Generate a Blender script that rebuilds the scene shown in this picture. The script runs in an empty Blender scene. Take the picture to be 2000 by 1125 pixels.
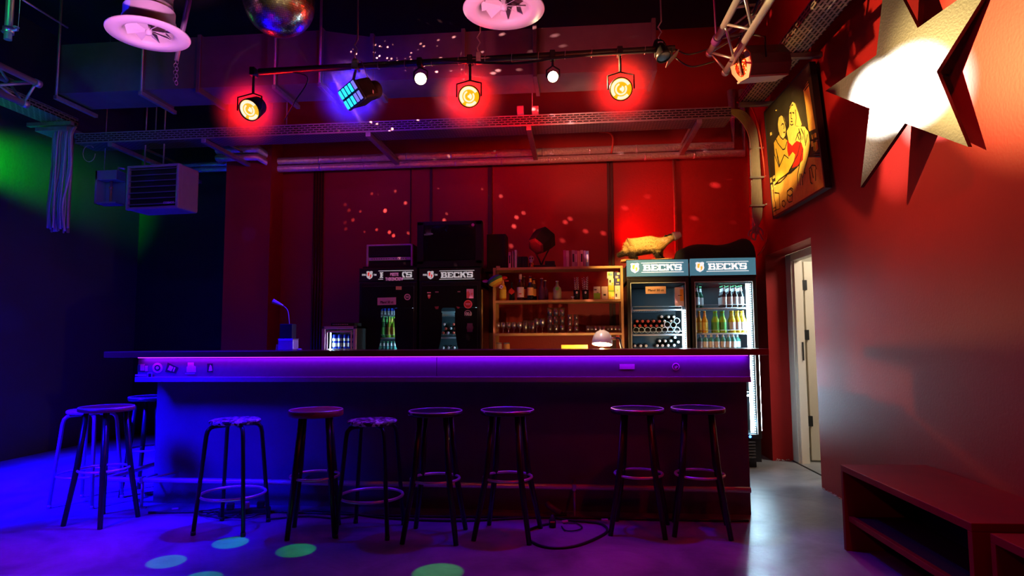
import bpy, bmesh, math, random
from mathutils import Vector, Matrix, Euler
random.seed(7)
PI = math.pi
D = bpy.data
scene = bpy.context.scene
COL = scene.collection

# ------------------------------------------------------------------ camera
F = 1250.0
CAMH = 1.21
YAW, PIT, ROLL = math.radians(5.71), math.atan(103 / 1250), -0.006
RM = (Matrix.Rotation(YAW, 3, 'Z') @ Matrix.Rotation(PI / 2 + PIT, 3, 'X') @ Matrix.Rotation(ROLL, 3, 'Z'))
CAMP = Vector((0, 0, CAMH))
cam = D.cameras.new('camera'); cam.sensor_width = 36; cam.lens = F / 2000 * 36; cam.clip_end = 60; cam.clip_start = 0.05
camo = D.objects.new('camera', cam); COL.objects.link(camo)
camo.matrix_world = Matrix.Translation(CAMP) @ RM.to_4x4()
scene.camera = camo

def ray(px, py):
    return RM @ Vector(((px - 1000) / F, -(py - 562.5) / F, -1))
def at(px, py, X=None, Y=None, Z=None):
    """measured point of the room: where the line of sight meets a known plane"""
    d = ray(px, py)
    t = (X / d.x) if X is not None else (Y / d.y) if Y is not None else ((Z - CAMH) / d.z)
    return CAMP + d * t
WALLX0, WSK = 2.136, 0.03            # right wall: x = WALLX0 - WSK*y
WMAT = Matrix.Translation((WALLX0, 0, 0)) @ Matrix.Rotation(WSK, 4, 'Z')
WINV = WMAT.inverted()
def onwall(px, py, off=0.0):
    """local point (x' off wall, y' along wall, z) of the right wall"""
    d = ray(px, py); n = Vector((-1, -WSK, 0)).normalized()
    p0 = Vector((WALLX0, 0, 0)) + n * off
    t = ((p0 - CAMP).dot(n)) / d.dot(n)
    return WINV @ (CAMP + d * t)

# ------------------------------------------------------------------ materials
def lin(c):
    if isinstance(c, str):
        c = tuple(int(c[i:i + 2], 16) / 255 for i in (0, 2, 4))
        return tuple(((x / 12.92) if x <= 0.04045 else ((x + 0.055) / 1.055) ** 2.4) for x in c)
    return tuple(c)
MATS = {}
def M(name, col, rough=0.5, metal=0.0, var=0.12, scale=18.0, bump=0.0, bscale=60.0, spec=0.5, emit=None, es=0.0, trans=0.0, ior=1.45, coat=0.0):
    if name in MATS: return MATS[name]
    m = D.materials.new(name); m.use_nodes = True
    nt = m.node_tree; b = nt.nodes['Principled BSDF']
    c = lin(col)
    b.inputs['Roughness'].default_value = rough; b.inputs['Metallic'].default_value = metal
    b.inputs['Specular IOR Level'].default_value = spec; b.inputs['IOR'].default_value = ior
    b.inputs['Transmission Weight'].default_value = trans; b.inputs['Coat Weight'].default_value = coat
    tc = nt.nodes.new('ShaderNodeTexCoord')
    if var > 0:
        n = nt.nodes.new('ShaderNodeTexNoise'); n.inputs['Scale'].default_value = scale; n.inputs['Detail'].default_value = 4
        nt.links.new(tc.outputs['Object'], n.inputs['Vector'])
        mx = nt.nodes.new('ShaderNodeMix'); mx.data_type = 'RGBA'
        mx.inputs['A'].default_value = (*[x * (1 - var) for x in c], 1); mx.inputs['B'].default_value = (*[min(1, x * (1 + var)) for x in c], 1)
        nt.links.new(n.outputs['Fac'], mx.inputs['Factor']); nt.links.new(mx.outputs['Result'], b.inputs['Base Color'])
    else:
        b.inputs['Base Color'].default_value = (*c, 1)
    if bump > 0:
        n2 = nt.nodes.new('ShaderNodeTexNoise'); n2.inputs['Scale'].default_value = bscale; n2.inputs['Detail'].default_value = 3
        nt.links.new(tc.outputs['Object'], n2.inputs['Vector'])
        bp = nt.nodes.new('ShaderNodeBump'); bp.inputs['Strength'].default_value = bump; bp.inputs['Distance'].default_value = 0.01
        nt.links.new(n2.outputs['Fac'], bp.inputs['Height']); nt.links.new(bp.outputs['Normal'], b.inputs['Normal'])
    if emit is not None:
        b.inputs['Emission Color'].default_value = (*lin(emit), 1); b.inputs['Emission Strength'].default_value = es
    MATS[name] = m
    return m
def glassm(name, tint=(1, 1, 1), gloss=0.08, rough=0.03):
    """thin clear pane: light passes, a little is mirrored"""
    if name in MATS: return MATS[name]
    m = D.materials.new(name); m.use_nodes = True; nt = m.node_tree; nt.nodes.clear()
    o = nt.nodes.new('ShaderNodeOutputMaterial'); mx = nt.nodes.new('ShaderNodeMixShader')
    t = nt.nodes.new('ShaderNodeBsdfTransparent'); g = nt.nodes.new('ShaderNodeBsdfGlossy'); lw = nt.nodes.new('ShaderNodeLayerWeight')
    t.inputs['Color'].default_value = (*tint, 1); g.inputs['Roughness'].default_value = rough
    lw.inputs['Blend'].default_value = 0.25
    mr = nt.nodes.new('ShaderNodeMapRange'); mr.inputs['To Min'].default_value = gloss; mr.inputs['To Max'].default_value = 0.6
    nt.links.new(lw.outputs['Facing'], mr.inputs['Value']); nt.links.new(mr.outputs['Result'], mx.inputs['Fac'])
    nt.links.new(t.outputs[0], mx.inputs[1]); nt.links.new(g.outputs[0], mx.inputs[2]); nt.links.new(mx.outputs[0], o.inputs['Surface'])
    MATS[name] = m
    return m
def nodes_of(m):
    nt = m.node_tree
    return nt, nt.nodes['Principled BSDF']

# ------------------------------------------------------------------ mesh building
class MB:
    def __init__(s): s.v = []; s.f = []; s.mi = []; s.sm = []
    def add(s, vs, fs, mi=0, smooth=False):
        o = len(s.v); s.v += [tuple(v) for v in vs]
        s.f += [tuple(i + o for i in f) for f in fs]; s.mi += [mi] * len(fs); s.sm += [smooth] * len(fs)
        return s
    def box(s, x0, x1, y0, y1, z0, z1, mi=0, T=None):
        vs = [Vector((x, y, z)) for z in (z0, z1) for y in (y0, y1) for x in (x0, x1)]
        if T: vs = [T @ v for v in vs]
        return s.add(vs, [(0, 2, 3, 1), (4, 5, 7, 6), (0, 1, 5, 4), (2, 6, 7, 3), (0, 4, 6, 2), (1, 3, 7, 5)], mi)
    def rbox(s, x0, x1, y0, y1, z0, z1, r=0.004, mi=0, T=None):
        """box with chamfered edges"""
        bm = bmesh.new(); bmesh.ops.create_cube(bm, size=1)
        for v in bm.verts:
            v.co = Vector(((x0 + x1) / 2 + v.co.x * (x1 - x0), (y0 + y1) / 2 + v.co.y * (y1 - y0), (z0 + z1) / 2 + v.co.z * (z1 - z0)))
        r = min(r, abs(x1 - x0) * .45, abs(y1 - y0) * .45, abs(z1 - z0) * .45)
        bmesh.ops.bevel(bm, geom=list(bm.edges), offset=r, segments=2, affect='EDGES', profile=0.6)
        bm.verts.index_update()
        vs = [(T @ v.co) if T else v.co.copy() for v in bm.verts]
        fs = [[v.index for v in f.verts] for f in bm.faces]; bm.free()
        return s.add(vs, fs, mi)
    def tube(s, pts, r, n=10, mi=0, caps=True, closed=False, taper=None):
        pts = [Vector(p) for p in pts]; N = len(pts); rings = []
        up = None
        for i, p in enumerate(pts):
            if closed: t = pts[(i + 1) % N] - pts[i - 1]
            else: t = (pts[min(i + 1, N - 1)] - pts[max(i - 1, 0)])
            t.normalize()
            if up is None:
                a = Vector((0, 0, 1)) if abs(t.z) < .9 else Vector((1, 0, 0))
                up = t.cross(a).normalized()
            up = (up - t * up.dot(t)).normalized(); w = t.cross(up)
            rr = r if taper is None else taper[i]
            rings.append([p + (up * math.cos(2 * PI * k / n) + w * math.sin(2 * PI * k / n)) * rr for k in range(n)])
        vs = [v for ring in rings for v in ring]; fs = []
        for i in range(N if closed else N - 1):
            j = (i + 1) % N
            for k in range(n):
                k2 = (k + 1) % n
                fs.append((i * n + k, i * n + k2, j * n + k2, j * n + k))
        s.add(vs, fs, mi, True)
        if caps and not closed:
            o = len(s.v) - len(vs)
            s.f += [tuple(o + k for k in reversed(range(n))), tuple(o + (N - 1) * n + k for k in range(n))]; s.mi += [mi] * 2; s.sm += [False] * 2
        return s
    def lathe(s, prof, n=20, mi=0, T=None, smooth=True, capb=True, capt=True):
        vs = []; fs = []
        for (r, z) in prof:
            for k in range(n):
                v = Vector((r * math.cos(2 * PI * k / n), r * math.sin(2 * PI * k / n), z)); vs.append(T @ v if T else v)
        for i in range(len(prof) - 1):
            for k in range(n):
                k2 = (k + 1) % n; fs.append((i * n + k, i * n + k2, (i + 1) * n + k2, (i + 1) * n + k))
        s.add(vs, fs, mi, smooth); o = len(s.v) - len(vs)
        if capb and prof[0][0] > 1e-5: s.f.append(tuple(o + k for k in reversed(range(n)))); s.mi.append(mi); s.sm.append(False)
        if capt and prof[-1][0] > 1e-5: s.f.append(tuple(o + (len(prof) - 1) * n + k for k in range(n))); s.mi.append(mi); s.sm.append(False)
        return s
    def prism(s, poly, a, b, T, mi=0):
        """poly in (u,v) extruded from depth a to b; T maps (u, v, depth)"""
        n = len(poly)
        vs = [T @ Vector((u, v, a)) for u, v in poly] + [T @ Vector((u, v, b)) for u, v in poly]
        fs = [tuple(range(n)), tuple(reversed(range(n, 2 * n)))] + [(i, n + i, n + (i + 1) % n, (i + 1) % n) for i in range(n)]
        return s.add(vs, fs, mi)
    def sphere(s, c, r, n=16, m=10, mi=0, sc=(1, 1, 1), T=None):
        c = Vector(c); prof = [(r * math.sin(PI * i / m), -r * math.cos(PI * i / m)) for i in range(m + 1)]
        prof[0] = (1e-6, -r); prof[-1] = (1e-6, r)
        TT = (T or Matrix()) @ Matrix.Translation(c) @ Matrix.Diagonal((*sc, 1))
        return s.lathe(prof, n, mi, TT)
    def build(s, name, mats, parent=None, loc=None, rot=None, bevel=0, label=None):
        me = D.meshes.new(name); me.from_pydata(s.v, [], s.f)
        if not isinstance(mats, (list, tuple)): mats = [mats]
        for m in mats: me.materials.append(m)
        me.polygons.foreach_set('material_index', s.mi); me.polygons.foreach_set('use_smooth', s.sm)
        me.update()
        o = D.objects.new(name, me); COL.objects.link(o)
        if parent: o.parent = parent
        if loc is not None: o.location = loc
        if rot is not None: o.rotation_euler = rot
        if bevel:
            b = o.modifiers.new('bevel', 'BEVEL'); b.width = bevel; b.segments = 2; b.limit_method = 'ANGLE'
        if label: o['label'] = label
        return o
def tag(o, label, cat, group=None, kind=None):
    o['label'] = label; o['category'] = cat
    if group: o['group'] = group
    if kind: o['kind'] = kind
    return o
def thing(name, label, cat, loc=(0, 0, 0), rz=0.0, group=None, rot=None, mw=None):
    o = D.objects.new(name, None); COL.objects.link(o); o.empty_display_size = .05
    o.location = loc; o.rotation_euler = rot if rot else (0, 0, rz)
    if mw is not None: o.matrix_world = mw
    return tag(o, label, cat, group)
def struct(name, mb, m, **k):
    o = mb.build(name, m, **k); o['kind'] = 'structure'; return o
def ctree(o, parent=None):
    c = o.copy(); COL.objects.link(c)
    if parent: c.parent = parent
    for ch in list(KIDS.get(o.name, [])): ctree(ch, c)
    return c
KIDS = {}
def remember(o):
    """note the children of a prototype so that copies need no search"""
    KIDS[o.name] = [c for c in D.objects if c.parent == o]
    for c in KIDS[o.name]: remember(c)
    return o
ORD = ['first', 'second', 'third', 'fourth', 'fifth', 'sixth', 'seventh', 'eighth', 'ninth', 'tenth', 'eleventh', 'twelfth']
def frame_to(p, q, up=(0, 0, 1)):
    """matrix at p whose local +Z looks to q"""
    z = (Vector(q) - Vector(p)).normalized(); u = Vector(up)
    x = u.cross(z)
    if x.length < 1e-4: x = Vector((1, 0, 0))
    x.normalize(); y = z.cross(x)
    m = Matrix((x, y, z)).transposed().to_4x4(); m.translation = Vector(p); return m
def arc(c, r, a0, a1, n, plane='xy', z=0):
    out = []
    for i in range(n + 1):
        a = a0 + (a1 - a0) * i / n
        out.append(Vector((c[0] + r * math.cos(a), c[1] + r * math.sin(a), z)))
    return out
def smooth_path(pts, k=6):
    P = [Vector(p) for p in pts]; out = []
    for i in range(len(P) - 1):
        p0, p1, p2, p3 = P[max(i - 1, 0)], P[i], P[i + 1], P[min(i + 2, len(P) - 1)]
        for j in range(k):
            t = j / k
            out.append(0.5 * ((2 * p1) + (p2 - p0) * t + (2 * p0 - 5 * p1 + 4 * p2 - p3) * t * t + (3 * p1 - p0 - 3 * p2 + p3) * t ** 3))
    out.append(P[-1]); return out
TXZ = Matrix(((1, 0, 0, 0), (0, 0, 1, 0), (0, 1, 0, 0), (0, 0, 0, 1)))   # (u,v,d) -> x=u, z=v, y=d
def text(s, h, m, parent, loc, rot=(PI / 2, 0, 0), bold=0.0, ext=0.0008, width=None, name='lettering', align='CENTER'):
    cu = D.curves.new(name, 'FONT'); cu.body = s; cu.size = h; cu.extrude = ext; cu.offset = bold
    cu.align_x = align; cu.align_y = 'CENTER'
    o = D.objects.new(name, cu); COL.objects.link(o)
    bpy.context.view_layer.update()
    dg = bpy.context.evaluated_depsgraph_get()
    me = D.meshes.new_from_object(o.evaluated_get(dg)); D.objects.remove(o); D.curves.remove(cu)
    me.materials.clear(); me.materials.append(m); me.name = name
    if width:
        xs = [v.co.x for v in me.vertices]; w = max(xs) - min(xs); k = width / w
        for v in me.vertices: v.co.x *= k
    o = D.objects.new(name, me); COL.objects.link(o); o.parent = parent; o.location = loc; o.rotation_euler = rot
    return o

# ------------------------------------------------------------------ material set
def paint(name, col, rough=.42, var=.1, bump=.25, bscale=55, spec=.5):
    m = M(name, col, rough, var=var, scale=3.0, bump=bump, bscale=bscale, spec=spec)
    return m
red_wall = paint('red wall paint', (.35, .013, .013), rough=.5, spec=.22, bump=.09)
red_wall_back = paint('red back wall paint', (.34, .012, .012), rough=.55)
dark_wall = paint('black wall paint', (.008, .008, .008), rough=.8)
left_wall_m = paint('dark grey wall paint', (.05, .05, .05), rough=.8)
ceil_m = paint('black ceiling paint', (.012, .011, .011), rough=.9)
cream = paint('cream door paint', (.62, .55, .45), rough=.4, bump=.05)
cream_wall = paint('cream wall paint', (.7, .66, .55), rough=.6)
black = M('black lacquer', (.012, .012, .013), .35, var=.3)
matte_black = M('matt black', (.012, .012, .012), .65, var=.3)
blackmetal = M('black painted steel', (.015, .015, .017), .28, .3, var=.2)
wood_dark = M('dark stained wood', (.07, .018, .012), .35, var=.4, scale=9)
wood_shelf = M('pine shelf wood', (.55, .30, .12), .45, var=.25, scale=12)
steel = M('brushed steel', (.55, .55, .57), .32, .9, var=.15)
galv = M('galvanised steel', (.42, .42, .44), .42, .75, var=.3, scale=25, bump=.1)
galv_dark = M('painted duct steel', (.16, .15, .16), .45, .35, var=.3, scale=6, bump=.12, bscale=14)
foil = M('silver insulation foil', (.85, .80, .80), .3, .55, var=.2, scale=30, bump=.9, bscale=45)
alu = M('truss aluminium', (.38, .38, .40), .4, .7, var=.15, bump=.05)
whiteplastic = M('white plastic', (.75, .75, .75), .4, var=.05)
diff_white = M('white enamelled steel', (.72, .70, .72), .4, var=.05)
cable_m = M('black cable rubber', (.012, .012, .013), .45, var=.2)
cable_grey = M('grey cable sheath', (.36, .30, .23), .5, var=.15)
cable_red = M('red cable sheath', (.6, .05, .02), .4, var=.1)

chrome = M('chrome tube', (.8, .8, .82), .3, .6, var=.05)
rail_m = M('satin steel rail', (.8, .8, .82), .35, .5, var=.05)
# concrete floor
fm = M('polished concrete', (.20, .20, .21), .33, var=0, spec=.55)
nt, b = nodes_of(fm)
tc = nt.nodes.new('ShaderNodeTexCoord')
n1 = nt.nodes.new('ShaderNodeTexNoise'); n1.inputs['Scale'].default_value = 2.2; n1.inputs['Detail'].default_value = 9; n1.inputs['Roughness'].default_value = .65; n1.inputs['Distortion'].default_value = .6
n2 = nt.nodes.new('ShaderNodeTexNoise'); n2.inputs['Scale'].default_value = 28; n2.inputs['Detail'].default_value = 6
cr = nt.nodes.new('ShaderNodeValToRGB'); cr.color_ramp.elements[0].position = .3; cr.color_ramp.elements[0].color = (.09, .095, .10, 1); cr.color_ramp.elements[1].position = .72; cr.color_ramp.elements[1].color = (.30, .30, .31, 1)
rr = nt.nodes.new('ShaderNodeMapRange'); rr.inputs['To Min'].default_value = .24; rr.inputs['To Max'].default_value = .46
bp = nt.nodes.new('ShaderNodeBump'); bp.inputs['Strength'].default_value = .12; bp.inputs['Distance'].default_value = .01
nt.links.new(tc.outputs['Object'], n1.inputs['Vector']); nt.links.new(tc.outputs['Object'], n2.inputs['Vector'])
nt.links.new(n1.outputs['Fac'], cr.inputs['Fac']); nt.links.new(cr.outputs['Color'], b.inputs['Base Color'])
nt.links.new(n1.outputs['Fac'], rr.inputs['Value']); nt.links.new(rr.outputs['Result'], b.inputs['Roughness'])
nt.links.new(n2.outputs['Fac'], bp.inputs['Height']); nt.links.new(bp.outputs['Normal'], b.inputs['Normal'])

# perforated tray steel: dark slots in rows
def perforated(name, base, sx, sy, axes='XZ'):
    m = M(name, base, .45, .6, var=0)
    nt, b = nodes_of(m)
    tc = nt.nodes.new('ShaderNodeTexCoord'); sp = nt.nodes.new('ShaderNodeSeparateXYZ'); cb = nt.nodes.new('ShaderNodeCombineXYZ')
    nt.links.new(tc.outputs['Object'], sp.inputs[0])
    nt.links.new(sp.outputs[axes[0]], cb.inputs['X'])
    ad = nt.nodes.new('ShaderNodeMath'); ad.operation = 'ADD'
    nt.links.new(sp.outputs['Y' if axes == 'XZ' else 'X'], ad.inputs[0]); nt.links.new(sp.outputs['Z'], ad.inputs[1])
    nt.links.new(ad.outputs[0], cb.inputs['Y'])
    br = nt.nodes.new('ShaderNodeTexBrick'); br.offset = .5
    br.inputs['Scale'].default_value = 1; br.inputs['Brick Width'].default_value = sx; br.inputs['Row Height'].default_value = sy
    br.inputs['Mortar Size'].default_value = sy * .28; br.inputs['Mortar Smooth'].default_value = .1
    br.inputs['Color1'].default_value = br.inputs['Color2'].default_value = (.01, .01, .01, 1); br.inputs['Mortar'].default_value = (*lin(base), 1)
    nt.links.new(cb.outputs[0], br.inputs['Vector']); nt.links.new(br.outputs['Color'], b.inputs['Base Color'])
    return m
perf_x = perforated('perforated tray steel', (.28, .26, .27), .06, .022, 'XZ')
perf_y = perforated('perforated tray steel along wall', (.42, .36, .30), .07, .03, 'YZ')

# ------------------------------------------------------------------ the room
RB, RC = 7.2, 8.1            # back wall, recess wall
XL = -5.93
CEIL = 4.75
struct('floor', MB().box(XL - .2, 5.0, -3.2, 8.4, -.2, 0), fm)
struct('ceiling', MB().box(XL - .2, 5.0, -3.2, 8.4, CEIL, CEIL + .2), ceil_m)
struct('wall_left', MB().box(XL - .2, XL, -3.2, 8.4, 0, CEIL), left_wall_m)
struct('wall_back', MB().box(-3.5, 2.3, RB, RB + .2, 0, CEIL), red_wall_back)
struct('wall_recess', MB().box(XL, -3.9, RC, RC + .2, 0, CEIL), dark_wall)
struct('wall_pillar', MB().box(-4.0, -3.46, 6.9, RC + .2, 0, CEIL), red_wall_back)
struct('wall_front', MB().box(XL - .2, 5.0, -3.4, -3.2, 0, CEIL), dark_wall)
wr = MB().box(0, .2, -3.3, 5.55, 0, CEIL).box(0, .2, 5.55, 6.74, 2.06, CEIL).box(0, .2, 6.74, 7.6, 0, CEIL)
o = struct('wall_right', wr, red_wall); o.matrix_world = WMAT
# chipped plaster where the red wall meets the floor
# side room behind the doorway
sr = MB().box(.2, 2.6, 7.6, 7.75, 0, 2.7).box(2.6, 2.75, 4.3, 7.75, 0, 2.7).box(.2, 2.75, 4.15, 4.3, 0, 2.7).box(.2, 2.75, 4.15, 7.75, 2.7, 2.8).box(.2, .24, 4.3, 5.55, 0, 2.7).box(.2, .24, 6.74, 7.6, 0, 2.7).box(.2, .24, 5.5, 6.8, 2.1, 2.7)
o = struct('wall_side_room', sr, cream_wall); o.matrix_world = WMAT
# door: frame + open leaf
dr = D.objects.new('door_1', None); COL.objects.link(dr); dr['kind'] = 'structure'; dr.matrix_world = WMAT
fmb = MB().rbox(.2, .285, 6.60, 6.74, 0, 2.06, .006).rbox(.2, .285, 5.55, 5.67, 0, 2.06, .006).rbox(.2, .285, 5.67, 6.60, 1.985, 2.06, .006)
fmb.rbox(.225, .30, 6.575, 6.61, 0, 1.99, .004)
fmb.build('door_frame', cream, dr)
lf = MB().rbox(.36, 1.2, 6.69, 6.73, .015, 1.99, .004, T=Matrix.Translation((.36, 6.69, 0)) @ Matrix.Rotation(math.radians(-4), 4, 'Z') @ Matrix.Translation((-.36, -6.69, 0))).build('door_leaf', cream, dr)
MB().box(.285, .375, 6.66, 6.70, .35, .45).box(.285, .375, 6.66, 6.70, 1.2, 1.3).box(.285, .375, 6.66, 6.70, 1.7, 1.8).build('hinge', black, dr, label='black steel door hinges')
MB().box(.27, .282, 6.565, 6.578, 1.0, 1.18).build('strike_plate', black, dr, label='dark metal strike plate')
tr = struct('trim_1', MB().box(.185, .2, 5.55, 6.74, 0, .006), M('dark floor joint', (.01, .01, .01), .8)); tr.matrix_world = WMAT
# plaster crumbs along the foot of the right wall
mbp = MB()
for i in range(46):
    yy = random.uniform(5.1, 5.54) if i < 30 else random.uniform(0, 0)
    if i < 30: c = Vector((-.004 - random.random() * .008, yy, random.random() * .01))
    else: c = Vector((.02 + random.random() * .13, 6.73 - random.random() * .012, random.random() * .02))
    mbp.sphere(c, random.uniform(.003, .008), 6, 4, sc=(1, 1.8, .7))
o = mbp.build('plaster_crumbs', M('crumbled white plaster', (.55, .45, .4), .9)); o.matrix_world = WMAT
tag(o, 'crumbled pale plaster along the foot of the red wall by the doorway', 'plaster', kind='stuff')

# vertical cover strips on the back wall
def strip(n, px, w=.03, d=.02, z0=0, z1=3.25, m=None, k=1, gap=.02):
    mb = MB(); X = at(px, 450, Y=RB).x
    for i in range(k): mb.rbox(X + i * (w + gap) - w / 2, X + i * (w + gap) + w / 2, RB - d, RB, z0, z1, .004)
    return struct('trim_%d' % n, mb, m or M('dark red strip paint', (.05, .006, .006), .5))
strip(2, 842, .028); strip(3, 958, .05, .03); strip(4, 1190, .03, k=2, gap=.006); strip(5, 802, .012)
X = at(614, 450, Y=RB).x
for i in range(4):
    t = MB().tube([(X + i * .034, RB - .02, 0), (X + i * .034, RB - .02, 3.22)], .012, 8).build('conduit', M('dark red conduit paint', (.07, .008, .008), .35))
    tag(t, 'dark red vertical conduit on the back wall, %s from left of four' % ORD[i], 'conduit', 'four conduits beside the pillar')
X = at(1318, 450, Y=RB).x
cp = MB().tube([(X, RB - .03, 2.12), (X, RB - .03, 3.25)], .013, 10).build('copper_pipe', M('pale red painted pipe', (.5, .16, .12), .3, .2))
tag(cp, 'thin pale vertical pipe on the bright red wall behind the badger', 'pipe')

# ------------------------------------------------------------------ the bar
bar = thing('bar_counter', 'long black bar counter with glowing violet underlit front and steel foot rail', 'bar', (-1.0, 4.68, 0))
BX0, BX1 = -3.22 + 1, 1.185 + 1
def bl(mb, name, m, label=None, parent=bar): return mb.build(name, m, parent, label=label)
blackpanel = M('black bar laminate', (.045, .045, .05), .38, var=.25, scale=4, bump=.05)
bandm = M('bar fascia grey laminate', (.16, .16, .17), .42, var=.15, scale=30)
bl(MB().rbox(-2.44, 2.26, -.30, .26, 1.105, 1.148, .004), 'countertop', M('dark red brown bar top', (.17, .03, .022), .3, var=.4, scale=5, coat=.3))
bl(MB().rbox(BX0, .02 - .0015 + .0, -.23, -.02, .936, 1.104, .003).rbox(.0215, BX1 - .03, -.23, -.02, .936, 1.104, .003), 'fascia', bandm)
bl(MB().rbox(BX0 - .01, BX1 - .03, -.245, -.231, .925, .962, .003), 'edge_strip', M('fascia edge strip', (.30, .30, .33), .4))
bl(MB().rbox(BX0, BX1, 0, .03, .0, .93, .003), 'front_panel', M('bar front laminate', (.11, .11, .12), .45, var=.25, scale=4, bump=.05))
bl(MB().box(BX1 - .03, BX1, .03, .70, 0, .95).box(BX0, BX0 + .03, .03, .7, 0, .95), 'end_panel', blackpanel)
bl(MB().rbox(BX0, BX1, .26, .72, .93, .965, .003), 'worktop', M('bar worktop steel', (.3, .3, .3), .35, .7))
# violet led strip under the front lip
bl(MB().box(BX0 + .02, BX1 - .05, -.262, -.252, 1.100, 1.1045), 'led_strip', M('violet led tape', (.3, .1, .6), emit=(.45, .03, 1), es=3), 'glowing violet led strip under the counter lip')
# foot rail
RLY = -.155; RLZ = at(880, 947, Y=4.68 + RLY).z
rail = bl(MB().tube([(-2.50, .66, RLZ), (-2.50, RLY + .06, RLZ)] + [(-2.50 + .06 - .06 * math.cos(a), RLY + .06 - .06 * math.sin(a), RLZ) for a in (0.4, .8, 1.2, 1.57)] + [(at(1466, 957, Y=4.68 + RLY).x + 1.0, RLY, RLZ - .001)], .019, 12), 'foot_rail', rail_m)
for X in (-2.2, -1.0, .97):
    MB().tube([(X, RLY, RLZ), (X, RLY, 0)], .011, 8).lathe([(.03, 0), (.03, .006)], 12, T=Matrix.Translation((X, RLY, 0))).rbox(X - .013, X + .013, RLY - .022, RLY + .022, RLZ - .022, RLZ + .024, .004).tube([(X, RLY, RLZ), (X, .0, RLZ + .01)], .009, 8).build('rail_support', steel, rail)
MB().tube([(-2.2, RLY, RLZ), (-2.02, 0, RLZ + .03)], .008, 8).build('rail_brace', steel, rail)
# stickers on the fascia (violet light makes them glow)
stk_w = M('pale sticker', (.8, .7, .8), .5); stk_d = M('dark sticker', (.02, .02, .03), .5); stk_r = M('red sticker', (.8, .12, .2), .5); stk_p = M('pink sticker', (.85, .35, .7), .5)
FY = -.2325
def fz(px, py): p = at(px, py, Y=4.45); return p.x + 1.0, p.z
def stick(name, polys, label=None):
    mb = MB(); mats = []
    for poly, m in polys:
        if m not in mats: mats.append(m)
        k = len(mb.f)
        mb.prism([fz(*p) for p in poly], FY - .0004 * (1 + len(mb.f) // 6), FY, TXZ, mats.index(m))
    return mb.build(name, mats, bar, label=label)
def rect(x0, y0, x1, y1): return [(x0, y1), (x1, y1), (x1, y0), (x0, y0)]
def disc(cx, cy, r, n=20, ry=None): return [(cx + r * math.cos(2 * PI * i / n), cy - (ry or r) * math.sin(2 * PI * i / n)) for i in range(n)]
stick('sticker', [(rect(269, 713, 289, 726), stk_d), (rect(274.5, 711, 283, 724), stk_r), (rect(284, 714, 289, 725), stk_p)], 'pink and red rectangular sticker')
stick('sticker', [(disc(308, 718.5, 10), stk_p), (disc(308, 718.5, 6), stk_d), (disc(308, 718.5, 3), stk_w)], 'round ring sticker')
stick('sticker', [([(323, 726), (343, 729), (349, 718), (328, 708)], stk_d), ([(328, 722), (335, 725), (339, 717), (332, 713.5)], stk_p), ([(338, 725), (340, 726), (343, 718), (341, 717)], stk_p)], 'small tilted dark sticker')
stick('sticker', [([(365, 727), (383, 727), (383, 716), (379, 714), (379, 708), (367, 708), (367, 715), (365, 717)], stk_p), (rect(370, 713, 376, 724), stk_w)], 'pink crest shaped sticker')
stick('sticker', [(rect(405, 710, 416, 727), stk_d), ([(408, 725), (415, 724), (414, 716), (411, 712), (409, 718)], stk_p)], 'small dark and pink sticker')
stick('sticker', [(rect(1210, 711, 1239.5, 721), stk_p)], 'pink rectangular sticker')
stick('sticker', [(disc(1320, 716, 7.5), stk_p), (disc(1320, 716, 5.3), stk_d), ([(1317, 719), (1320, 721), (1324, 716), (1321, 713), (1320, 717), (1318, 713)], stk_p)], 'small round sticker')
FY = -.2465
stick('sticker', [(rect(267, 731, 289, 734), stk_w)]); stick('sticker', [(rect(291, 727.5, 300, 737.5), stk_w), (rect(292.5, 729, 298.7, 736), stk_d)], 'small square framed sticker')
stick('sticker', [(rect(364, 728.5, 383, 730), stk_w)])

# ------------------------------------------------------------------ stools
stool_black = M('black stool lacquer', (.018, .016, .018), .25, var=.2)
seat_red = M('dark red seat vinyl', (.22, .02, .03), .35, var=.2)
seat_blk = M('black seat lacquer', (.03, .02, .03), .2, var=.2)
seat_vio = M('pale seat veneer', (.45, .35, .4), .3, var=.2)
tube_blk = M('black powder coated tube', (.02, .02, .022), .3, .4, var=.2)
tube_grey = M('grey lacquered tube', (.3, .3, .32), .3, .4, var=.1)
pat = M('sticker covered seat top', (.3, .2, .3), .35, var=0)
nt, b = nodes_of(pat); tc = nt.nodes.new('ShaderNodeTexCoord'); vo = nt.nodes.new('ShaderNodeTexVoronoi'); vo.inputs['Scale'].default_value = 55
cr = nt.nodes.new('ShaderNodeValToRGB'); cr.color_ramp.interpolation = 'CONSTANT'
cr.color_ramp.elements[0].color = (.02, .02, .03, 1); cr.color_ramp.elements[1].position = .45; cr.color_ramp.elements[1].color = (.75, .65, .8, 1)
e = cr.color_ramp.elements.new(.7); e.color = (.1, .05, .15, 1)
nt.links.new(tc.outputs['Object'], vo.inputs['Vector']); nt.links.new(vo.outputs['Color'], cr.inputs['Fac']); nt.links.new(cr.outputs['Color'], b.inputs['Base Color'])
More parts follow.
